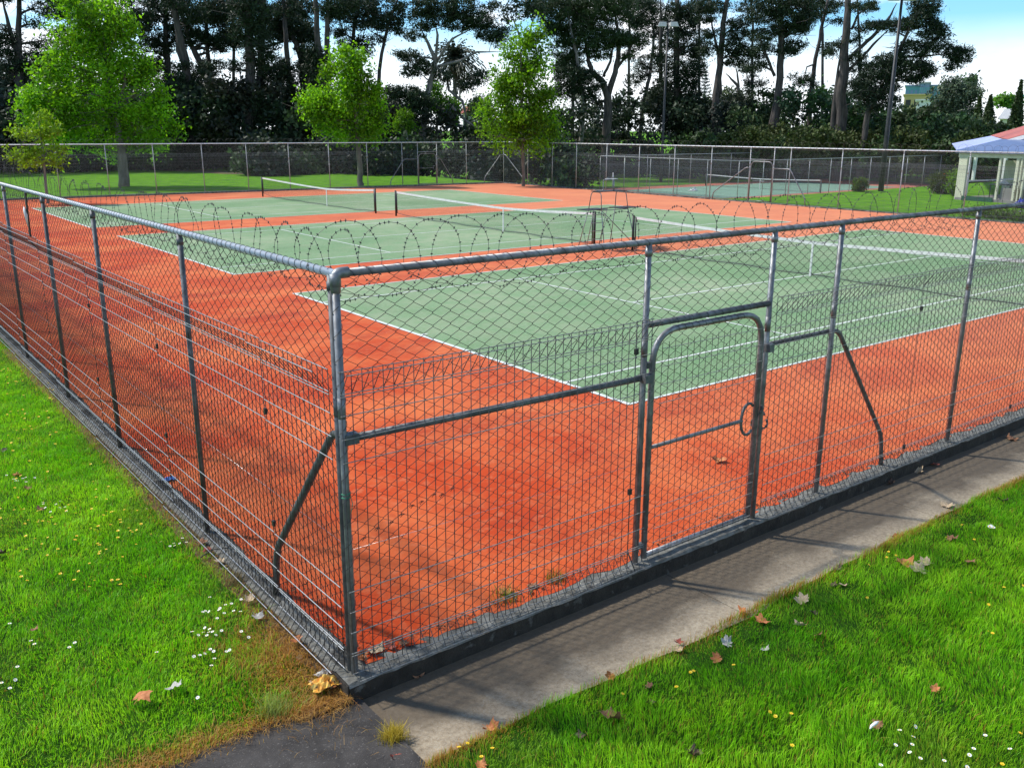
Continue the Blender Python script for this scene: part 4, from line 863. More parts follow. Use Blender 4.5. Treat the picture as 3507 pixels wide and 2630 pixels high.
conifer('tall dark green conifer cut off by the right edge of the view', 3500, 268, 104, 36, (.04, .07, .02), 6000, grp='cone-shaped conifers by the right edge')
tree('leafy_tree', 'rounded grey-green tree in front of the distant teal building', 'tree', 110, [T(q3, (1620, 1150, .3), (1610, 850, .2))],
     B(q3, (1600, 800, 150, 90), (1700, 780, 130, 80), (1560, 900, 120, 70), (1720, 890, 120, 80), (1600, 700, 60, 50), (1640, 960, 160, 60)), 9000, .34, (.085, .125, .075), M['barkg'], M['needle'], per_clump=40, csz=.35)
tree('palm_tree', 'distant feathery palm top beside the grey-green tree', 'palm tree', 150, [T(q3, (1765, 1000, .2), (1765, 720, .15))], B(q3, (1765, 690, 30, 40), (1765, 740, 25, 30)), 900, .5, (.07, .13, .05), M['barkg'], M['needle'])
tree('leafy_tree', 'bright green small tree glowing under the twisted pine', 'tree', 84, [T(q1, (1260, 1200, .12), (1260, 1000, .08))], B(q1, (1250, 970, 60, 35), (1270, 1030, 50, 45), (1200, 1050, 45, 40), (1300, 1080, 40, 30)), 1700, .2, (.10, .22, .012), M['barkg'], M['leaf'], per_clump=40, csz=.25)
tree('leafy_tree', 'yellow-green tree behind the trunk of the twisted pine', 'tree', 104, [T(q1, (1520, 1150, .2), (1510, 900, .12))], B(q1, (1500, 760, 60, 60), (1480, 870, 90, 50), (1600, 900, 130, 60), (1320, 870, 80, 40), (1640, 980, 70, 70)), 5500, .28, (.085, .19, .02), M['barkg'], M['leaf'], per_clump=40, csz=.3)
tree('leafy_tree', 'pale olive rounded tree beside the red-roofed house', 'tree', 116, [T(q1, (1880, 1120, .2), (1880, 950, .12))], B(q1, (1880, 890, 90, 60), (1850, 960, 80, 50), (1930, 950, 60, 50)), 4500, .3, (.13, .19, .07), M['barkg'], M['needle'], per_clump=40, csz=.3)
tree('leafy_tree', 'broad pale green tree behind the two-stemmed pine', 'tree', 102, [T(q2, (1960, 1150, .2), (1960, 900, .15))], B(q2, (1950, 820, 110, 60), (1760, 930, 110, 70), (2000, 900, 110, 70), (1700, 960, 60, 50)), 5000, .3, (.09, .13, .05), M['barkg'], M['needle'], per_clump=40, csz=.35)
tree('leafy_tree', 'dark rounded tree at the far left behind the forked pine', 'tree', 104, [T(q0, (60, 1200, .25), (60, 800, .15))], B(q0, (40, 620, 160, 80), (120, 740, 170, 90), (60, 880, 180, 110), (330, 560, 130, 80)), 8000, .34, (.035, .06, .035), M['bark'], M['needle'], per_clump=40, csz=.4)

# --- understory: the dark thicket under the pines reads as one mass
prof = [(-700, 300), (0, 262), (150, 285), (420, 300), (560, 262), (700, 275), (820, 290), (900, 275), (1000, 310), (1160, 300), (1330, 350), (1420, 385), (1520, 365), (1640, 395), (1760, 380), (1880, 350), (2040, 345), (2120, 315), (2260, 290), (2330, 290), (2420, 330), (2520, 325), (2600, 305), (2680, 300), (2800, 300), (2880, 320), (2960, 345), (3060, 350), (3160, 375), (3300, 400), (3400, 425), (3507, 440), (4200, 430)]
pu, pv = np.array([a for a, b in prof]), np.array([b for a, b in prof])
Vs, Fs, Cs = [], [], []; off = 0
for i in range(760):
    u = rng.uniform(-600, 4100); topv = np.interp(u, pu, pv)+rng.uniform(0, 30); d = rng.uniform(86, 106) if u < 2900 else rng.uniform(78, 100); v = topv+(rng.random()**.8)*((560 if u < 850 else 598)-topv)
    if v > 500: d = rng.uniform(77, 86) if u > 850 else rng.uniform(88, 96)
    if u > 2000: d = rng.uniform(101, 118)
    ru = rng.uniform(35, 75); rv = rng.uniform(22, 42)
    v = max(v, topv+rv*.8); p, (rx, ry, rz_), h, side = blob_world(u, v, ru, rv, d); m = 420
    pts, sh = blob_points((0, 0, 0), (rx, rx*.8, rz_), m, 14, .38, .5)
    P = p[None, :]+pts[:, :1]*side[None, :]+pts[:, 1:2]*h[None, :]+pts[:, 2:]*np.array([0, 0, 1.])[None, :]
    g_ = float(hgt(p[0], p[1])); P[:, 2] = g_+.05+np.abs(P[:, 2]-g_-.05)
    pal = [(.022, .042, .018), (.030, .050, .022), (.030, .036, .020), (.040, .070, .022), (.022, .036, .026)]; b = np.array(pal[rng.integers(0, 5)])*rng.uniform(.7, 1.3)
    if u > 2560: b = b*np.array([1.25, 1.7, 1.0])
    c = b[None, :]*(sh*rng.uniform(.6, 1.4, m))[:, None]; V, F, CC = leaves(P, .42*rng.uniform(.6, 1.3, m), c, 'leaf', 0, .6)
    Vs.append(V); Fs.append(F+off); Cs.append(CC); off += len(V)
tag(link('thicket', fast_mesh('thicket', np.concatenate(Vs), np.concatenate(Fs), np.concatenate(Cs)), M['needle']), 'dark mass of undergrowth beneath the pines', 'undergrowth', kind='stuff')
# low golden-green scrub in front of the right-hand pines
Vs, Fs, Cs = [], [], []; off = 0
for i in range(150):
    u = rng.uniform(2330, 3500); v = rng.uniform(450, 560); d = rng.uniform(96, 102); p, (rx, ry, rz_), h, side = blob_world(u, v, rng.uniform(30, 60), rng.uniform(16, 26), d); m = 330
    pts, sh = blob_points((0, 0, 0), (rx, rx*.8, rz_), m, 12, .3, .5); P = p[None, :]+pts[:, :1]*side[None, :]+pts[:, 1:2]*h[None, :]+pts[:, 2:]*np.array([0, 0, 1.])[None, :]
    g_ = float(hgt(p[0], p[1])); P[:, 2] = np.maximum(P[:, 2], g_+.05); b = np.array([(.05, .075, .015), (.04, .08, .02), (.065, .085, .02)][rng.integers(0, 3)]); c = b[None, :]*(sh*rng.uniform(.6, 1.4, m))[:, None]
    V, F, CC = leaves(P, .34*rng.uniform(.6, 1.3, m), c, 'leaf', 0, .6); Vs.append(V); Fs.append(F+off); Cs.append(CC); off += len(V)
tag(link('scrub', fast_mesh('scrub', np.concatenate(Vs), np.concatenate(Fs), np.concatenate(Cs)), M['needle']), 'low olive-green scrub at the foot of the right-hand pines', 'undergrowth', kind='stuff')

# ------------------------------------------------------------------ the sunken court beyond
Z2 = -1.36
tag(quad_sheet('far_court_surface', [(46.6, 35.6), (79, 35.6), (79, 51.2), (46.6, 51.2)], Z2, M['cred2']), kind='structure')
tag(quad_sheet('far_green_court_surface', [(46.9, 37.4), (71.5, 37.4), (71.5, 48.6), (46.9, 48.6)], Z2+.006, M['cgreen2']), kind='structure')
tennis_net('net on the sunken court beyond the right far fence', 58.5, (36.7, 49.1), 0, z0=Z2)
def simple_fence(label, A, B, out, coil=True):
    L = math.hypot(B[0]-A[0], B[1]-A[1]); n = max(1, round(L/2.9)); ps = [L*i/n for i in range(n+1)]; pn = [(L*i/n, L*(i+1)/n) for i in range(n)]
    return make_fence('mesh_fence', label, A, B, ps, out, pn, coil=(2.90, .2, .05, .42, -1, .005, .3) if coil else None, zoff=Z2, matr='galvm', matp='galvm', coilmat='coilf', group='chain link fences round the sunken court')
simple_fence('near end fence of the sunken court, beyond the right far fence', (46.9, 51.1), (46.9, 36.0), 1)
r_, _ = simple_fence('long fence on the pavilion side of the sunken court', (46.9, 36.0), (79, 36.0), -1)
simple_fence('long fence on the pine tree side of the sunken court', (46.9, 51.1), (79, 51.1), 1)
simple_fence('far end fence of the sunken court', (79, 51.1), (79, 36.0), 1, False)

# ------------------------------------------------------------------ floodlights
def pole(label, base, ztop, r0, r1, heads):
    gz = float(hgt(base[0], base[1])); root = empty('light_pole', (base[0], base[1], gz), YAW-math.pi/2); tag(root, label, 'light pole', 'floodlight poles beyond the courts'); H = ztop-gz
    mb = MB(); mb.tube([(0, 0, -.2), (0, 0, 3), (0, 0, H)], [r0, r0*.85, r1], 10); mb.build('pole', M['pole'], root)
    mb = MB(); mb.tube([(-heads*1.15, 0, H+.05), (heads*1.15, 0, H+.05)], .04, 6); mb.build('crossarm', M['pole'], root)
    for sg in (-1, 1):
        mb = MB(); c = sg*heads*.62; w_ = heads*.5; y0 = -.25
        T_ = [(c-w_*.75, y0, H), (c+w_*.75, y0, H), (c+w_*.75, y0+.4, H), (c-w_*.75, y0+.4, H)]; Bt = [(c-w_*(1.1 if sg < 0 else .8), y0-.15, H-.42), (c+w_*(1.1 if sg > 0 else .8), y0-.15, H-.42), (c+w_, y0+.45, H-.42), (c-w_, y0+.45, H-.42)]
        mb.poly(T_); mb.poly(Bt[::-1])
        for k in range(4): mb.poly([Bt[k], Bt[(k+1) % 4], T_[(k+1) % 4], T_[k]])
        mb.build('lamp_head', M['lampm'], root)
b1 = on(2263, 624.5, -1.4); pole('dark floodlight pole standing in front of the dense columnar pine', b1, 13.6, .16, .07, .85)
b2 = on(3016, 656, -.02); pole('tall dark floodlight pole on the bank in front of the layered pine at the right', b2, 11.55, .17, .07, .72)

# ------------------------------------------------------------------ pavilion
E0 = on(3276, 514.4, 2.65); E1 = on(3507, 519.5, 2.65); e_ = (E1-E0)/np.linalg.norm(E1-E0); d_ = np.array([-e_[1], e_[0], 0])
if d_ @ (E0-CAM) < 0: d_ = -d_
def onb(u, v, b):                       # where the sight line meets the vertical plane a distance b behind the eave
    r = ray(u, v); t = (b+d_@(E0-CAM))/(d_@r); return CAM+r*t
pr = empty('pavilion', (E0[0], E0[1], -.02)); tag(pr, 'cream open-sided pavilion with pale blue and red roofs at the right edge', 'building'); PO = np.array([E0[0], E0[1], -.02])
def pl(a, b, z): return E0*np.array([1, 1, 0])+e_*a+d_*b+np.array([0, 0, z])
def slab_poly(name, pts, th, mat, parent=pr):
    P = [Vector((np.array(p)-PO)) for p in pts]; mb = MB(); n = len(P); nn = (P[1]-P[0]).cross(P[2]-P[0]).normalized(); nn = nn if nn.z > 0 else -nn
    Q = [p-nn*th for p in P]; mb.poly(P); mb.poly(Q[::-1])
    for k in range(n): mb.poly([P[k], Q[k], Q[(k+1) % n], P[(k+1) % n]])
    return mb.build(name, mat, parent)
BL = on(3260, 492, 2.72); RF = onb(3432, 477, 2.4); RB = onb(3394, 466, 12.)
slab_poly('roof', [E0, E1+e_*9, RF+e_*9+np.array([0, 0, .02]), RF], .05, M['blueroof'])
slab_poly('side_roof', [BL, E0+np.array([0, 0, .004]), RF+np.array([0, 0, .004]), RB], .05, surf('light_blue_roof', (.38, .43, .72), (.44, .48, .76), 2, .4))
R1 = onb(3450, 477, 2.3); R2 = onb(3392, 465, 12.5); R3 = onb(3507, 461, 2.3); R3 = R1+(R3-R1)*3; R4 = R2+(R3-R1)
slab_poly('red_roof', [R1, R3, R4, R2], .06, M['redroof'])
mb = MB(); u_ = Vector(R3-R1); 
mb.poly([Vector(p-PO) for p in (R1-d_*.02+[0, 0, -.03], R3-d_*.02+[0, 0, -.03], R3-d_*.02+[0, 0, -.30], R1-d_*.02+[0, 0, -.22])]); mb.poly([Vector(p-PO) for p in (R1+d_*.05+[0, 0, -.22], R3+d_*.05+[0, 0, -.30], R3+d_*.05+[0, 0, -.03], R1+d_*.05+[0, 0, -.03])]); mb.poly([Vector(p-PO) for p in (R1-d_*.02+[0, 0, -.22], R3-d_*.02+[0, 0, -.30], R3+d_*.05+[0, 0, -.30], R1+d_*.05+[0, 0, -.22])]); mb.build('fascia', M['whitew'], pr)
ez = math.atan2(e_[1], e_[0])
def pbox(name, a0, a1, b0, b1, z0, z1, mat):
    c = pl((a0+a1)/2, (b0+b1)/2, (z0+z1)/2)-PO; mb = MB(); mb.box(c, (a1-a0, b1-b0, z1-z0), ez); return mb.build(name, mat, pr)
pbox('gutter', -.02, 14, -.06, .04, 2.52, 2.63, M['blueroof']); pbox('beam', .1, 14, .12, .27, 2.28, 2.50, M['cream'])
pbox('end_beam', .1, .25, .28, 18, 2.28, 2.50, M['cream'])
def ua(u, v=640): p = onb(u, v, .2); return float((p-E0)@e_)
pbox('corner_panel', ua(3276), ua(3304), .12, .28, 0, 2.27, M['cream']); pbox('post', ua(3296), ua(3306), .30, .45, 0, 2.27, M['whitew'])
for uu, w_ in ((3412, 7), (3471, 9), (3487, 5), (3499, 5)): pbox('post', ua(uu), ua(uu+w_), .13, .26, 0, 2.27, M['cream'])
pbox('screen', ua(3462), ua(3483), .8, .86, .7, 1.75, M['cream'])
pbox('floor', .2, 14, .1, 18.5, -.02, .12, M['concf']); pbox('green_skirt', ua(3303), ua(3410), .05, .095, -.02, .22, M['greenp'])
def ub(u, b): p = onb(u, 600, b); return float((p-E0)@e_)
for uu in (3330, 3432, 3500): pbox('back_post', ub(uu, 18), ub(uu+8, 18), 17.9, 18.1, .12, 2.5, M['whitew'])
pbox('back_wall', ub(3440, 9), 14, 8.9, 9.0, .12, 1.9, M['cream']); pbox('low_wall', ua(3425), 14, .30, .36, .12, .75, M['concf'])
pbox('rail', .3, 14, 17.95, 18.05, .92, 1.0, M['whitew']); pbox('end_rail', .16, .22, .5, 17.8, .92, 1.0, M['whitew'])
def cloth(name, label, cat, loc, size, mat, group=None, seed=0):
    r2 = np.random.default_rng(seed); n = 9; V = []
    for i in range(n):
        for j in range(n):
            a, b = i/(n-1)-.5, j/(n-1)-.5; rr = math.hypot(a, b); k = 1-.35*r2.random(); V.append((a*size[0]*k, b*size[1]*k, size[2]*(.15+.85*r2.random())*max(.0, 1-rr*1.5)+.004))
    I = np.arange(n*n).reshape(n, n); F = np.stack([I[:-1, :-1], I[1:, :-1], I[1:, 1:], I[:-1, 1:]], -1).reshape(-1, 4)
    o = link(name, fast_mesh(name, np.array(V), F), mat, None, loc); tag(o, label, cat, group); return o
tb = pl(ua(3385), 1.6, .12); t = empty('table', tb, ez); tag(t, 'small dark table standing in the pavilion with white cloth on it', 'table')
mb = MB(); mb.box((0, 0, .72), (1.3, .7, .04)); mb.build('table_top', M['concf'], t)
for a in (-.55, .55):
    for b in (-.28, .28): mb = MB(); mb.tube([(a, b, 0), (a, b, .70)], .025, 6); mb.build('leg', M['pole'], t)
cloth('cloth', 'crumpled white cloth lying on the pavilion table', 'cloth', tb+np.array([0, 0, .745]), (.8, .5, .35), M['white'], seed=1)
bb = pl(ua(3442), 2.2, .12); t = empty('bench', bb, ez); tag(t, 'pale wooden bench standing behind the pavilion table', 'bench'); mb = MB(); mb.box((0, 0, .45), (1.6, .4, .05)); mb.build('seat', M['cream'], t)
for a in (-.6, .6): mb = MB(); mb.box((a, 0, .21), (.06, .36, .42)); mb.build('leg', M['cream'], t)
cloth('towel', 'turquoise towel hung on the pavilion bench', 'towel', bb+np.array([0, 0, .48]), (.4, .3, .35), M['turq'], seed=2)
cloth('tarpaulin', 'bright blue tarpaulin heap at the right edge beside the pavilion', 'tarpaulin', on(3497, 712, -.02), (1.3, 1.0, .75), M['blue'], seed=3)
tag(quad_sheet('paving', [on(3430, 742, 0)[:2], on(3600, 770, 0)[:2], on(3700, 735, 0)[:2], on(3480, 722, 0)[:2]], .01, M['concf']), kind='structure')

# ------------------------------------------------------------------ planting near the pavilion, weeds, edge plants
def bush(name, label, cat, u, v, dist_z, ru, rv, n, size, base, flowers=None, group=None, matl='leaf'):
    p = on(u, v, dist_z); dist = math.hypot(*(p-CAM)[:2]); k = dist/FP; root = empty(name, p); tag(root, label, cat, group); mb = MB()
    for i in range(6):
        a = rng.uniform(0, 6.3); mb.tube([(0, 0, -.05), (math.cos(a)*ru*k*.3, math.sin(a)*ru*k*.3, rv*k*.8), (math.cos(a)*ru*k*.6, math.sin(a)*ru*k*.6, rv*k*1.5)], [.02, .014, .005], 4)
    mb.build('stem', M['barkg'], root); pts, sh = blob_points((0, 0, rv*k), (ru*k, ru*k, rv*k), n, n/25, size*.9, .5); pts[:, 2] = np.abs(pts[:, 2])+.02; c = np.array(base)[None, :]*(sh*rng.uniform(.6, 1.5, n))[:, None]
    V, F, CC = leaves(pts, size*rng.uniform(.6, 1.3, n), c, 'leaf', .2, .6); link('foliage', fast_mesh('foliage', V, F, CC), M[matl], root)
    if flowers: m = 22; pts, sh = blob_points((0, 0, rv*k*1.1), (ru*k, ru*k, rv*k*.8), m, m, .05, .8); V, F, CC = leaves(pts, .13, np.tile(np.array(flowers), (m, 1)), 'leaf'); link('flowers', fast_mesh('flowers', V, F, CC), M['leaf'], root)
bush('bush', 'small rounded rusty green bush on the grass bank left of the tall floodlight pole', 'bush', 2941, 657, -.02, 21, 19, 1500, .13, (.07, .11, .015), (.3, .07, .02))
bush('shrub', 'rust-flowered shrub on the lawn left of the pavilion', 'shrub', 3222, 664, -.02, 34, 33, 1800, .16, (.06, .085, .02), (.45, .12, .04))
bush('shrub', 'bright yellow-green climbing shrub against the pavilion corner', 'shrub', 3268, 672, -.02, 20, 40, 1500, .16, (.12, .22, .02))
for i, (u, v, w_) in enumerate(((3330, 742, 30), (3375, 748, 34), (3420, 752, 34), (3465, 757, 34), (3500, 762, 34))):
    bush('hedge_plant', 'low leafy weeds growing along the far right fence, behind the near rail', 'plant', u, v-4, -.02, w_, 9, 600, .13, (.09, .17, .02), None, 'low leafy plants along the right far fence')
def tuft(label, p, n, ln, col, spread=.05, name='grass_tuft', cat='grass tuft', group=None):
    x = rng.normal(0, spread, n); y = rng.normal(0, spread, n); c = np.array(col)[None, :]*rng.uniform(.7, 1.4, n)[:, None]
    o = blades(name, x, y, np.zeros(n), ln*rng.uniform(.5, 1.2, n), rng.uniform(.003, .006, n), c, M['grassb'], .7); o.location = [float(a) for a in p]; tag(o, label, cat, group)
c2 = lambda x, y: (1100+x*.5877, 1700+y*.5877); c1 = lambda x, y: (x*.8922, 1150+y*.8922); c3 = lambda x, y: (2200+x*.6811, 1500+y*.6811)
tuft('yellow dry grass tuft at the corner where the concrete path meets the asphalt', on(*c2(425, 1420), -.13), 420, .10, (.40, .30, .04), .035)
tuft('small green grass tuft at the foot of the kerb corner', on(*c2(212, 1145), -.15), 60, .07, (.20, .26, .03), .015)
tuft('weed tuft growing through the kerb between the corner post and the gate', on(*c2(1080, 600), 0), 120, .10, (.10, .20, .02), .06)
tuft('weed tuft growing through the kerb just left of the gate', on(*c2(1360, 490), 0), 100, .10, (.14, .18, .03), .05)
tuft('pale grass tuft leaning over the asphalt at the lower left lawn edge', on(*c1(1050, 1450), -.10), 220, .13, (.28, .34, .08), .05)
tuft('dark dry grass tuft against the left kerb', on(*c1(905, 950), -.04), 260, .09, (.20, .15, .08), .05)

# ------------------------------------------------------------------ distant buildings
def building(name, label, uvs, dist, depth, mat, roofm, winm=None, nwin=0, roofh=.3, cat='building', pitched=False):
    (u0, v0), (u1, v1) = uvs; A = at(u0, v0, dist); Bp = at(u1, v0, dist); dd = np.array([-(Bp-A)[1], (Bp-A)[0], 0]); dd /= np.linalg.norm(dd); W_ = np.linalg.norm((Bp-A)[:2]); g0 = -3.; H = A[2]-g0
    c = (A+Bp)/2+dd*depth/2; rz = math.atan2((Bp-A)[1], (Bp-A)[0]); root = empty(name, (c[0], c[1], g0), rz); tag(root, label, cat)
    mb = MB(); mb.box((0, 0, H/2), (W_, depth, H)); mb.build('wall', mat, root); mb = MB()
    if pitched:
        h = roofh; w2, d2 = W_/2+.4, depth/2+.4; mb.poly([(-w2, -d2, H), (w2, -d2, H), (w2*.6, 0, H+h), (-w2*.6, 0, H+h)]); mb.poly([(w2, d2, H), (-w2, d2, H), (-w2*.6, 0, H+h), (w2*.6, 0, H+h)]); mb.poly([(-w2, d2, H), (-w2, -d2, H), (-w2*.6, 0, H+h)]); mb.poly([(w2, -d2, H), (w2, d2, H), (w2*.6, 0, H+h)]); mb.poly([(-w2, -d2, H-.01), (-w2, d2, H-.01), (w2, d2, H-.01), (w2, -d2, H-.01)])
    else: mb.box((0, 0, H+roofh/2), (W_+.6, depth+.6, roofh))
    mb.build('roof', roofm, root)
    for i in range(nwin):
        x = -W_/2+W_*(i+.5)/nwin; mb = MB(); mb.box((x, -depth/2-.02, H-1.6), (W_/nwin*.6, .06, 1.3)); mb.build('window', winm or M['black'], root)
    return root
building('office_building', 'distant low teal glass building behind the trees at the right', ((3103, 297), (3235, 330)), 262, 20, M['glass'], M['bluegl'], M['bluegl'], 9)
building('office_building', 'distant taller pale blue block in the middle of the teal building', ((3152, 286), (3185, 330)), 255, 12, M['bluegl'], M['lampm'], M['glass'], 4)
building('warehouse', 'distant long yellow building below the teal one', ((3098, 328), (3187, 350)), 235, 14, M['yellow'], M['yellow'], M['black'], 3)
building('shed', 'distant white-roofed shed below the yellow building', ((3140, 346), (3190, 360)), 205, 10, M['whitew'], M['whitew'])
building('house', 'distant house with a pink-red hipped roof right of the twisted pine', ((1585, 389), (1618, 400)), 150, 9, M['cream'], M['redroof'], M['black'], 2, 1.2, 'house', True)
building('house', 'distant pale roofed house between two conifers near the right edge', ((3425, 408), (3500, 430)), 190, 10, M['cream'], M['lampm'], M['black'], 3, 1.8, 'house', True)
building('warehouse', 'distant blue-roofed building at the far right skyline', ((3455, 330), (3507, 345)), 300, 20, M['bluegl'], M['glass'], M['black'], 3)
building('house', 'distant white wall glimpsed behind the small brown palm', ((1340, 373), (1368, 390)), 140, 7, M['whitew'], M['lampm'], M['black'], 1)
tree('leafy_tree', 'bright green distant tree near the right skyline', 'tree', 240, [(3450, 420, .3), (3450, 350, .2)] and [[(3450, 420, .3), (3450, 350, .2)]], [(3440, 345, 26, 12), (3470, 352, 20, 12)], 1500, .9, (.12, .25, .05), M['barkg'], M['leaf'])

# ------------------------------------------------------------------ fallen leaves
LM = {k: surf(k+'_dead_leaf', a, b, 30, .75) for k, a, b in (('orange', (.42, .13, .035), (.55, .22, .08)), ('brown', (.20, .085, .04), (.32, .15, .07)), ('dark', (.05, .03, .02), (.12, .07, .045)), ('tan', (.45, .32, .18), (.55, .42, .27)), ('grey', (.38, .35, .30), (.5, .47, .42)), ('red', (.25, .045, .03), (.36, .09, .05)))}
def leaf_shape(seed):
    r2 = random.Random(seed); tips = [(-150, .62), (-95, .85), (-45, .9), (0, 1.0), (45, .92), (95, .8), (150, .6)]; pts = []
    for i, (a, r) in enumerate(tips):
        a2 = a+r2.uniform(-8, 8); r3 = r*r2.uniform(.85, 1.1)
        pts += [(a2-15, r3*.80), (a2-6, r3*.90), (a2, r3), (a2+7, r3*.88), (a2+15, r3*.78)]
        if i < 6: pts.append(((a+tips[i+1][0])/2+r2.uniform(-4, 4), .64*r2.uniform(.85, 1.12)))
    cv = r2.uniform(.4, .95); fx_ = r2.uniform(-.5, .5); ph = r2.uniform(0, 6)
    def zc(x, y): return cv*(x*x*r2.uniform(.8, 1.1)*.8+.25*y*y)+fx_*.3*x*y+.05*math.sin(6*x+ph)+.05*math.sin(7*y+ph)
    V = [(0, 0, 0)]; ring = []
    for a, r in pts: x, y = r*math.sin(math.radians(a)), r*math.cos(math.radians(a)); ring.append((x, y))
    for x, y in ring: V.append((x*.5, y*.5, zc(x*.5, y*.5)))
    for x, y in ring: V.append((x, y, zc(x, y)))
    n = len(ring); F = []
    for i in range(n-1): F.append((0, 1+i, 2+i)); F.append((1+i, 1+n+i, 2+n+i, 2+i))
    F.append((0, n, 1)); m = len(V)
    for i in range(7):                                         # the stalk
        t = i/6; V += [(-.012, -.05-t*.75, .02+.12*t), (.012, -.05-t*.75, .02+.12*t), (0, -.05-t*.75, .045+.12*t)]
    for i in range(6):
        for k in range(3): a = m+i*3+k; b = m+i*3+(k+1) % 3; F.append((a, b, b+3, a+3))
    me = bpy.data.meshes.new('leaf'); me.from_pydata([(a*.5, b*.5, max(c*.5, -.02)) for a, b, c in V], [], F); me.update(); return me
_lm = {}
def settle(u, v, z):
    if z == GRz:
        for _ in range(4): p = on(u, v, z); z = zr(p[0], p[1])+.022
    return z
def fallen(u, v, z, size, colr, label, tilt=.25, flip=False):
    z = settle(u, v, z); p = on(u, v, z); key = (random.randrange(7), colr)
    if key not in _lm: me = leaf_shape(key[0]*11+len(colr)); me.materials.append(LM[colr]); _lm[key] = me
    o = bpy.data.objects.new('fallen_leaf', _lm[key]); C.objects.link(o); o.location = (p[0], p[1], z+.004+size*.02); size *= 1.0; o.scale = (size, size*random.uniform(.75, 1), size*(1.3 if not flip else -1.0))
    if flip: o.location.z += size*.18
    o.rotation_euler = (random.uniform(-tilt, tilt), random.uniform(-tilt, tilt), random.uniform(0, 6.28)); tag(o, label, 'leaf', 'fallen dead leaves')
GL, GRz, PZ = -.01, -.085, -.146
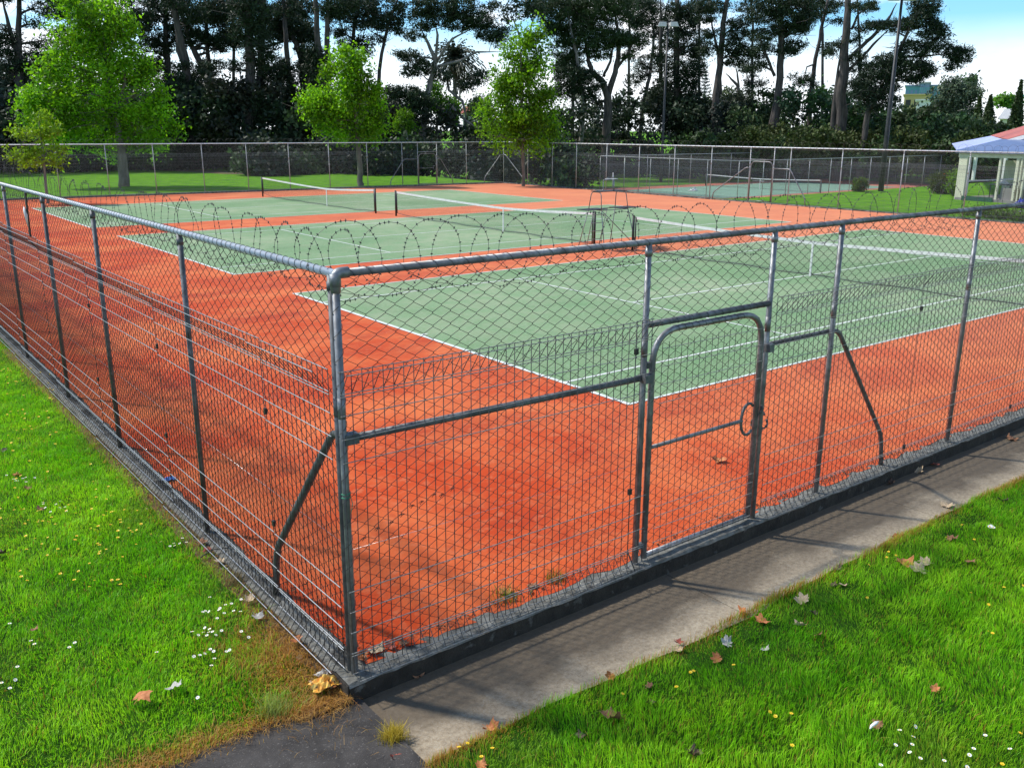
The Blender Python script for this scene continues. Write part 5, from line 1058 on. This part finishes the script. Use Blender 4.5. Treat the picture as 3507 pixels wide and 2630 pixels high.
for a in [
 (*c1(540, 1400), GL, .19, 'orange', 'large curled orange dead leaf on the lower left lawn', .3, True),
 (*c1(672, 1348), GL, .15, 'grey', 'pale grey curled dead leaf on the left lawn, right of the large orange one', .4),
 (*c1(960, 1018), .0, .15, 'tan', 'cream dead leaf beside the left kerb, above the grey one', .2),
 (*c1(985, 1080), .0, .15, 'grey', 'pale grey dead leaf beside the left kerb, below the cream one', .3),
 (*c1(130, 1130), GL, .09, 'brown', 'small brown dead leaf low on the left lawn near the picture edge', .3),
 (*c1(1135, 1168), .0, .13, 'orange', 'orange dead leaf in the dry grass beside the left kerb', .3),
 (*c1(155, 668), GL, .12, 'brown', 'brown dead leaf among daisies in the middle of the left lawn', .5),
 (*c1(8, 838), GL, .16, 'dark', 'dark dead leaf at the left picture edge, lower one', .4),
 (*c1(6, 442), GL, .15, 'dark', 'dark dead leaf at the left picture edge, upper one', .4),
 (*c1(70, 538), GL, .13, 'orange', 'flat orange dead leaf high on the left lawn', .2),
 (*c1(108, 588), GL, .12, 'brown', 'brown dead leaf high on the left lawn beside daisies', .2),
 (*c1(768, 793), .0, .16, 'brown', 'reddish brown dead leaf against the left kerb, topmost of three', .4),
 (*c1(800, 826), .0, .12, 'red', 'dusky red dead leaf against the left kerb, middle of three', .3),
 (*c1(845, 868), .0, .12, 'tan', 'cream dead leaf against the left kerb, lowest of three', .3),
 (*c2(568, 1045), PZ, .14, 'brown', 'mauve-brown dead leaf lying on the path near the fence corner', .15),
 (*c2(978, 1358), PZ, .17, 'orange', 'broad orange dead leaf at the bottom edge of the path', .15),
 (*c2(330, 1340), PZ, .09, 'red', 'small red dead leaf on the path end beside the asphalt', .4),
 (*c2(430, 1520), -.12, .10, 'red', 'dark red dead leaf under the yellow grass tuft', .4),
 (*c2(1705, 1290), GRz, .22, 'brown', 'big crumpled brown dead leaf on the lower right lawn', .6),
 (*c2(1520, 1395), GRz, .15, 'dark', 'dark crumpled dead leaf left of the big brown one', .6),
 (*c2(1685, 1045), GRz, .10, 'orange', 'small orange dead leaf at the lawn edge above the big brown one', .5),
 (*c2(1080, 555), .01, .17, 'orange', 'orange dead leaf on the red court just inside the near fence', .2),
 (*c2(1225, 520), .01, .15, 'brown', 'brown dead leaf on the red court near the gate', .2),
 (*c2(940, 1575), GRz, .13, 'orange', 'orange dead leaf cut by the bottom picture edge', .4),
 (*c2(1915, 1110), GRz, .10, 'brown', 'small brown dead leaf on the right lawn, upper of a pair', .5),
 (*c2(1925, 1205), GRz, .10, 'dark', 'small dark dead leaf on the right lawn, lower of a pair', .5),
 (*c2(235, 945), .01, .15, 'orange', 'orange dead leaf caught behind the corner post', .6),
 (*c2(310, 900), .01, .18, 'tan', 'large cream dead leaf on the court behind the corner post', .3),
 (*c2(400, 880), .01, .14, 'red', 'dark red dead leaf in the court corner litter', .3),
 (*c2(480, 865), .01, .13, 'brown', 'brown dead leaf in the court corner litter', .3),
 (*c3(385, 115), .01, .22, 'orange', 'orange dead leaf lying alone on the red court behind the gate', .3),
 (*c3(500, 875), GRz, .13, 'orange', 'upright orange dead leaf at the lawn edge opposite the gate', .8),
 (*c3(595, 925), GRz, .18, 'orange', 'curled orange dead leaf on the lawn opposite the gate', .5),
 (*c3(175, 1028), GRz, .10, 'red', 'small red dead leaf at the lawn edge, left of the gate', .4),
 (*c3(180, 1062), GRz, .12, 'tan', 'small yellowish dead leaf just below the red one', .4),
 (*c3(380, 1112), GRz, .14, 'orange', 'light orange curled dead leaf low on the right lawn', .6),
 (*c3(428, 1035), GRz, .13, 'grey', 'pale brittle dead leaf right of the light orange one', .6),
 (*c3(615, 1065), GRz, .10, 'grey', 'small pale dead leaf sticking up in the right lawn', .7),
 (*c3(795, 945), GRz, .13, 'tan', 'cream dead leaf on the right lawn below the brown pair', .5),
 (*c3(885, 990), GRz, .10, 'brown', 'small brown dead leaf standing in the grass', .7),
 (*c3(805, 820), GRz, .16, 'tan', 'tan dead leaf lying flat near the lawn edge', .3),
 (*c3(860, 885), GRz, .10, 'dark', 'dark small dead leaf below the tan one', .5),
 (*c3(1012, 743), GRz, .10, 'tan', 'small tan dead leaf beside a dark scrap on the lawn', .5),
 (*c3(957, 745), GRz, .09, 'dark', 'dark scrap of dead leaf beside the small tan one', .5),
 (*c3(978, 660), GRz, .13, 'dark', 'dark arched dead leaf at the lawn edge', .5),
 (*c3(1320, 640), GRz, .22, 'orange', 'largest orange-brown dead leaf of the cluster on the right lawn', .3),
 (*c3(1395, 668), GRz, .20, 'tan', 'star-shaped tan dead leaf in the cluster on the right lawn', .3),
 (*c3(1425, 632), GRz, .18, 'tan', 'narrow yellowish dead leaf at the right of the cluster', .3),
 (*c3(1645, 622), GRz, .13, 'brown', 'brown dead leaf right of the leaf cluster', .4),
 (*c3(1555, 515), GRz, .18, 'brown', 'folded brown dead leaf above the leaf cluster', .5),
 (*c3(1812, 318), GRz, .15, 'dark', 'dark brown dead leaf far up the right lawn', .3),
 (*c3(1270, 500), PZ, .12, 'red', 'small red dead leaf on the path edge at the right', .3),
 (*c3(1530, 345), PZ, .18, 'tan', 'cream dead leaf on the path edge at the right', .4),
 (*c3(1380, 168), PZ, .22, 'tan', 'yellow-brown dead leaf on the path below the kerb at the right', .4),
 (*c3(1465, 135), PZ, .18, 'red', 'dark red dead leaf on the path just right of the yellow-brown one', .3),
 (*c3(1245, 228), PZ, .16, 'dark', 'dark dead leaf on the path left of the yellow-brown one', .2),
 (*c3(1850, 5), PZ, .24, 'brown', 'brown dead leaf on the path at the right picture edge', .3),
 (*c3(1185, 1450), GRz, .11, 'brown', 'brown dead leaf beside the white feather', .5),
 (*c3(1472, 1265), GRz, .09, 'orange', 'small orange dead leaf low on the right lawn', .5),
 (*c3(255, 1590), GRz, .17, 'dark', 'dark dead leaf sunk in the grass at the bottom edge', .3),
]: fallen(*a)
# litter
cloth('plastic_wrapper', 'crumpled yellow and orange wrapper at the fence corner', 'wrapper', on(*c1(1250, 1338), -.05), (.24, .17, .10), surf('yellow_wrapper', (.75, .55, .12), (.80, .30, .03), 22, .4), seed=5)
cloth('paper_scrap', 'small grey plastic scrap just above the yellow wrapper', 'litter', on(*c1(1240, 1300), -.04), (.12, .08, .05), LM['grey'], seed=6)
cloth('white_patch', 'white patch lying on the sunken court behind the far fence', 'litter', on(2375, 655, Z2), (.9, .7, .5), M['white'], seed=8)  # small crumpled white sheet on the sunken court
cloth('rag', 'blue scrap inside the left fence near the kerb', 'rag', on(*c1(650, 552), .01), (.16, .12, .06), surf('blue_scrap', (.05, .2, .6), None, 1, .6), seed=9)
mb = MB(); mb.tube([(-.09, 0, 0), (-.03, .01, .02), (.05, 0, .05), (.10, -.01, .06)], [.006, .022, .026, .004], 5); f_ = mb.build('feather', M['white'], None, on(*c3(1160, 1468), settle(*c3(1160, 1468), GRz))+np.array([0, 0, .03])); f_.scale = (.5, .5, .3); tag(f_, 'white feather lying in the lower right lawn', 'feather')
mb = MB(); mb.tube([(0, 0, 0), (.12, .05, .02), (.25, .02, .01), (.37, .1, .02)], [.006, .005, .004, .002], 5); tag(mb.build('twig', M['bark'], None, on(*c1(770, 850), .01)), 'thin bent twig against the left kerb', 'twig')

# ------------------------------------------------------------------ daisies and buttercups
M['stemg'] = surf('flower_stem', (.06, .16, .02), None, 1, .7); M['petalw'] = surf('white_petal', (.85, .85, .82), None, 1, .6); M['petaly'] = surf('yellow_petal', (.85, .58, .02), None, 1, .5)
def make_flower(kind):
    mb = MB(); mb.tube([(0, 0, -.02), (.002, 0, .046)], .0014, 3); s_me = mb.mesh('stem'); s_me.materials.append(M['stemg'])
    mb = MB(); n = 9 if kind == 'daisy' else 5; R_ = .012 if kind == 'daisy' else .0105; w_ = .36 if kind == 'daisy' else .62
    for i in range(n):
        a = 2*math.pi*i/n; mb.poly([(0, 0, .047), (R_*math.cos(a-w_), R_*math.sin(a-w_), .050), (R_*1.12*math.cos(a), R_*1.12*math.sin(a), .051), (R_*math.cos(a+w_), R_*math.sin(a+w_), .050)])
    p_me = mb.mesh('petals'); p_me.materials.append(M['petalw' if kind == 'daisy' else 'petaly'])
    mb = MB(); mb.tube([(0, 0, .048), (0, 0, .0535)], [.0048, .0028], 6); c_me = mb.mesh('flower_centre'); c_me.materials.append(M['petaly'])
    return s_me, p_me, c_me
FM = {k: make_flower(k) for k in ('daisy', 'buttercup')}
def flower(kind, u, v, z, label, group, sc=1.0):
    if z == GRz: z = settle(u, v, z)-.02
    p = on(u, v, z+.03); o = empty(kind, (p[0], p[1], z)); o.rotation_euler = (rng.normal(0, .2), rng.normal(0, .2), rng.uniform(0, 6)); o.scale = (sc, sc, sc); tag(o, label, kind if kind == 'daisy' else 'buttercup', group)
    for nm, me in zip(('stem', 'petals', 'flower_centre'), FM[kind]): link(nm, me, None, o)
for cx, cy, sx_, sy_, n in ((820, 1090, 60, 60, 26), (90, 555, 50, 8, 9), (185, 662, 35, 16, 9), (665, 805, 25, 14, 7), (770, 1245, 55, 25, 6)):
    for i in range(n): flower('daisy', *c1(cx+rng.normal(0, sx_), cy+rng.normal(0, sy_)), -.035, 'small white daisy in the left lawn', 'white daisies in the left lawn', .95)
for a in ((600, 1225), (265, 1203), (290, 1184), (120, 1180), (135, 1191), (35, 1113), (66, 1278), (50, 1321), (35, 1360), (5, 1341), (765, 1388), (948, 1160), (925, 1140)): flower('daisy', *c1(*a), -.035, 'small white daisy in the left lawn', 'white daisies in the left lawn', 1.0)
for a in ((1350, 1440), (1300, 1485), (1352, 1516), (1350, 1552), (1263, 1550), (1390, 1620), (1515, 1635), (1195, 1655), (1620, 1652), (1365, 1592), (1662, 1573), (1640, 1595), (1727, 1507), (1860, 1580)): flower('daisy', *c3(*a), GRz, 'white daisy in the bottom right corner of the lawn', 'white daisies in the right lawn', 1.0)
for a in ((1743, 455), (1752, 462), (1762, 468), (1735, 462)): flower('daisy', *c3(*a), GRz, 'white daisy in the small clump far up the right lawn', 'white daisies in the right lawn', 1.5)
for i in range(120):
    x_, y_ = (rng.normal(340, 170), rng.normal(740, 60)) if i < 50 else (rng.uniform(0, 480), rng.uniform(60, 1000))
    if y_ < 40+x_*1.05+60 or y_ < 120: continue
    flower('buttercup', *c1(x_, y_), -.03, 'small yellow buttercup in the left lawn', 'yellow buttercups in the left lawn', rng.uniform(.9, 1.4))
for i in range(40): flower('buttercup', *c1(rng.uniform(0, 230), rng.uniform(130, 420)), -.03, 'small yellow buttercup in the left lawn', 'yellow buttercups in the left lawn', 1.3)
for a in ((1240, 583), (1230, 610), (1265, 600), (1127, 650), (1130, 812), (1615, 450), (1667, 521), (1895, 746), (1820, 766), (1646, 795), (1730, 841), (1885, 1500), (670, 1405), (745, 1403), (628, 1383), (248, 1185), (175, 1268), (465, 1160), (750, 1560), (1805, 1655), (1535, 515), (1730, 990), (1760, 994)): flower('buttercup', *c3(*a), GRz, 'small yellow buttercup in the right lawn', 'yellow buttercups in the right lawn', 1.2)
for a in ((1740, 1165), (2075, 1128), (2158, 1035), (840, 1460), (808, 1488), (1000, 1493), (935, 1540)): flower('buttercup', *c2(*a), GRz, 'small yellow buttercup in the right lawn', 'yellow buttercups in the right lawn', 1.2)

# small scraps of dead leaf and bark along the kerbs
n = 2600; x = np.concatenate([-6.20-np.abs(rng.normal(0, .09, n//2)), rng.uniform(-6.02, 1.5, n//4), -6.0+np.abs(rng.normal(0, .12, n-n//2-n//4))]); y = np.concatenate([rng.uniform(-3.5, 3.5, n//2)-0*x[:n//2], YN+.11+np.abs(rng.normal(0, .05, n//4)), rng.uniform(-3.3, 3, n-n//2-n//4)])
z = np.concatenate([np.full(n//2, -.03), np.full(n-n//2, .012)])+rng.uniform(0, .015, n)
cols = np.array([(.10, .055, .025), (.22, .10, .04), (.30, .20, .10), (.06, .04, .025), (.32, .12, .04)])[rng.integers(0, 5, n)]
V, F, CC = leaves(np.stack([x, y, z], 1), .028*rng.uniform(.4, 1.6, n), cols, 'leaf', 0, .6); V[:, 2] = z.repeat(4)+(V[:, 2]-z.repeat(4))*.35
tag(link('leaf_litter', fast_mesh('leaf_litter', V, F, CC), M['grassb']), 'small brown leaf scraps along the foot of the near fences', 'leaf litter', kind='stuff')

sp = onb; p_ = None
def on_x(u, v, x): d = ray(u, v); return CAM+d*(x-CAM[0])/d[0]
p_ = on_x(95, 735, XL-.06); root = empty('fence_strip', p_); tag(root, 'dark strip with a white rag hooked on the left fence near the picture edge', 'strip')
mb = MB(); mb.box((0, 0, 0), (.02, .06, .62), M=Matrix.Rotation(.12, 3, 'X')); mb.build('strip', M['black'], root)
mb = MB(); mb.tube([(-.02, .10, .10), (-.03, .02, .07), (-.03, -.03, .0), (-.02, -.01, -.16)], [.004, .018, .022, .004], 6); mb.build('rag', M['white'], root)
pts = [on(u, v, -.012) for u, v in ((120, 566), (300, 570), (520, 575), (760, 586), (880, 592))]; pts2 = [on(u, v, -.012) for u, v in ((880, 600), (760, 596), (520, 583), (300, 577), (120, 573))]
mb = MB(); mb.poly(pts+pts2); tag(mb.build('bare_soil', surf('reddish_leaf_soil', (.10, .05, .025), (.20, .11, .05), .8, 1, c3=(.05, .10, .02), scale3=.5)), kind='structure')
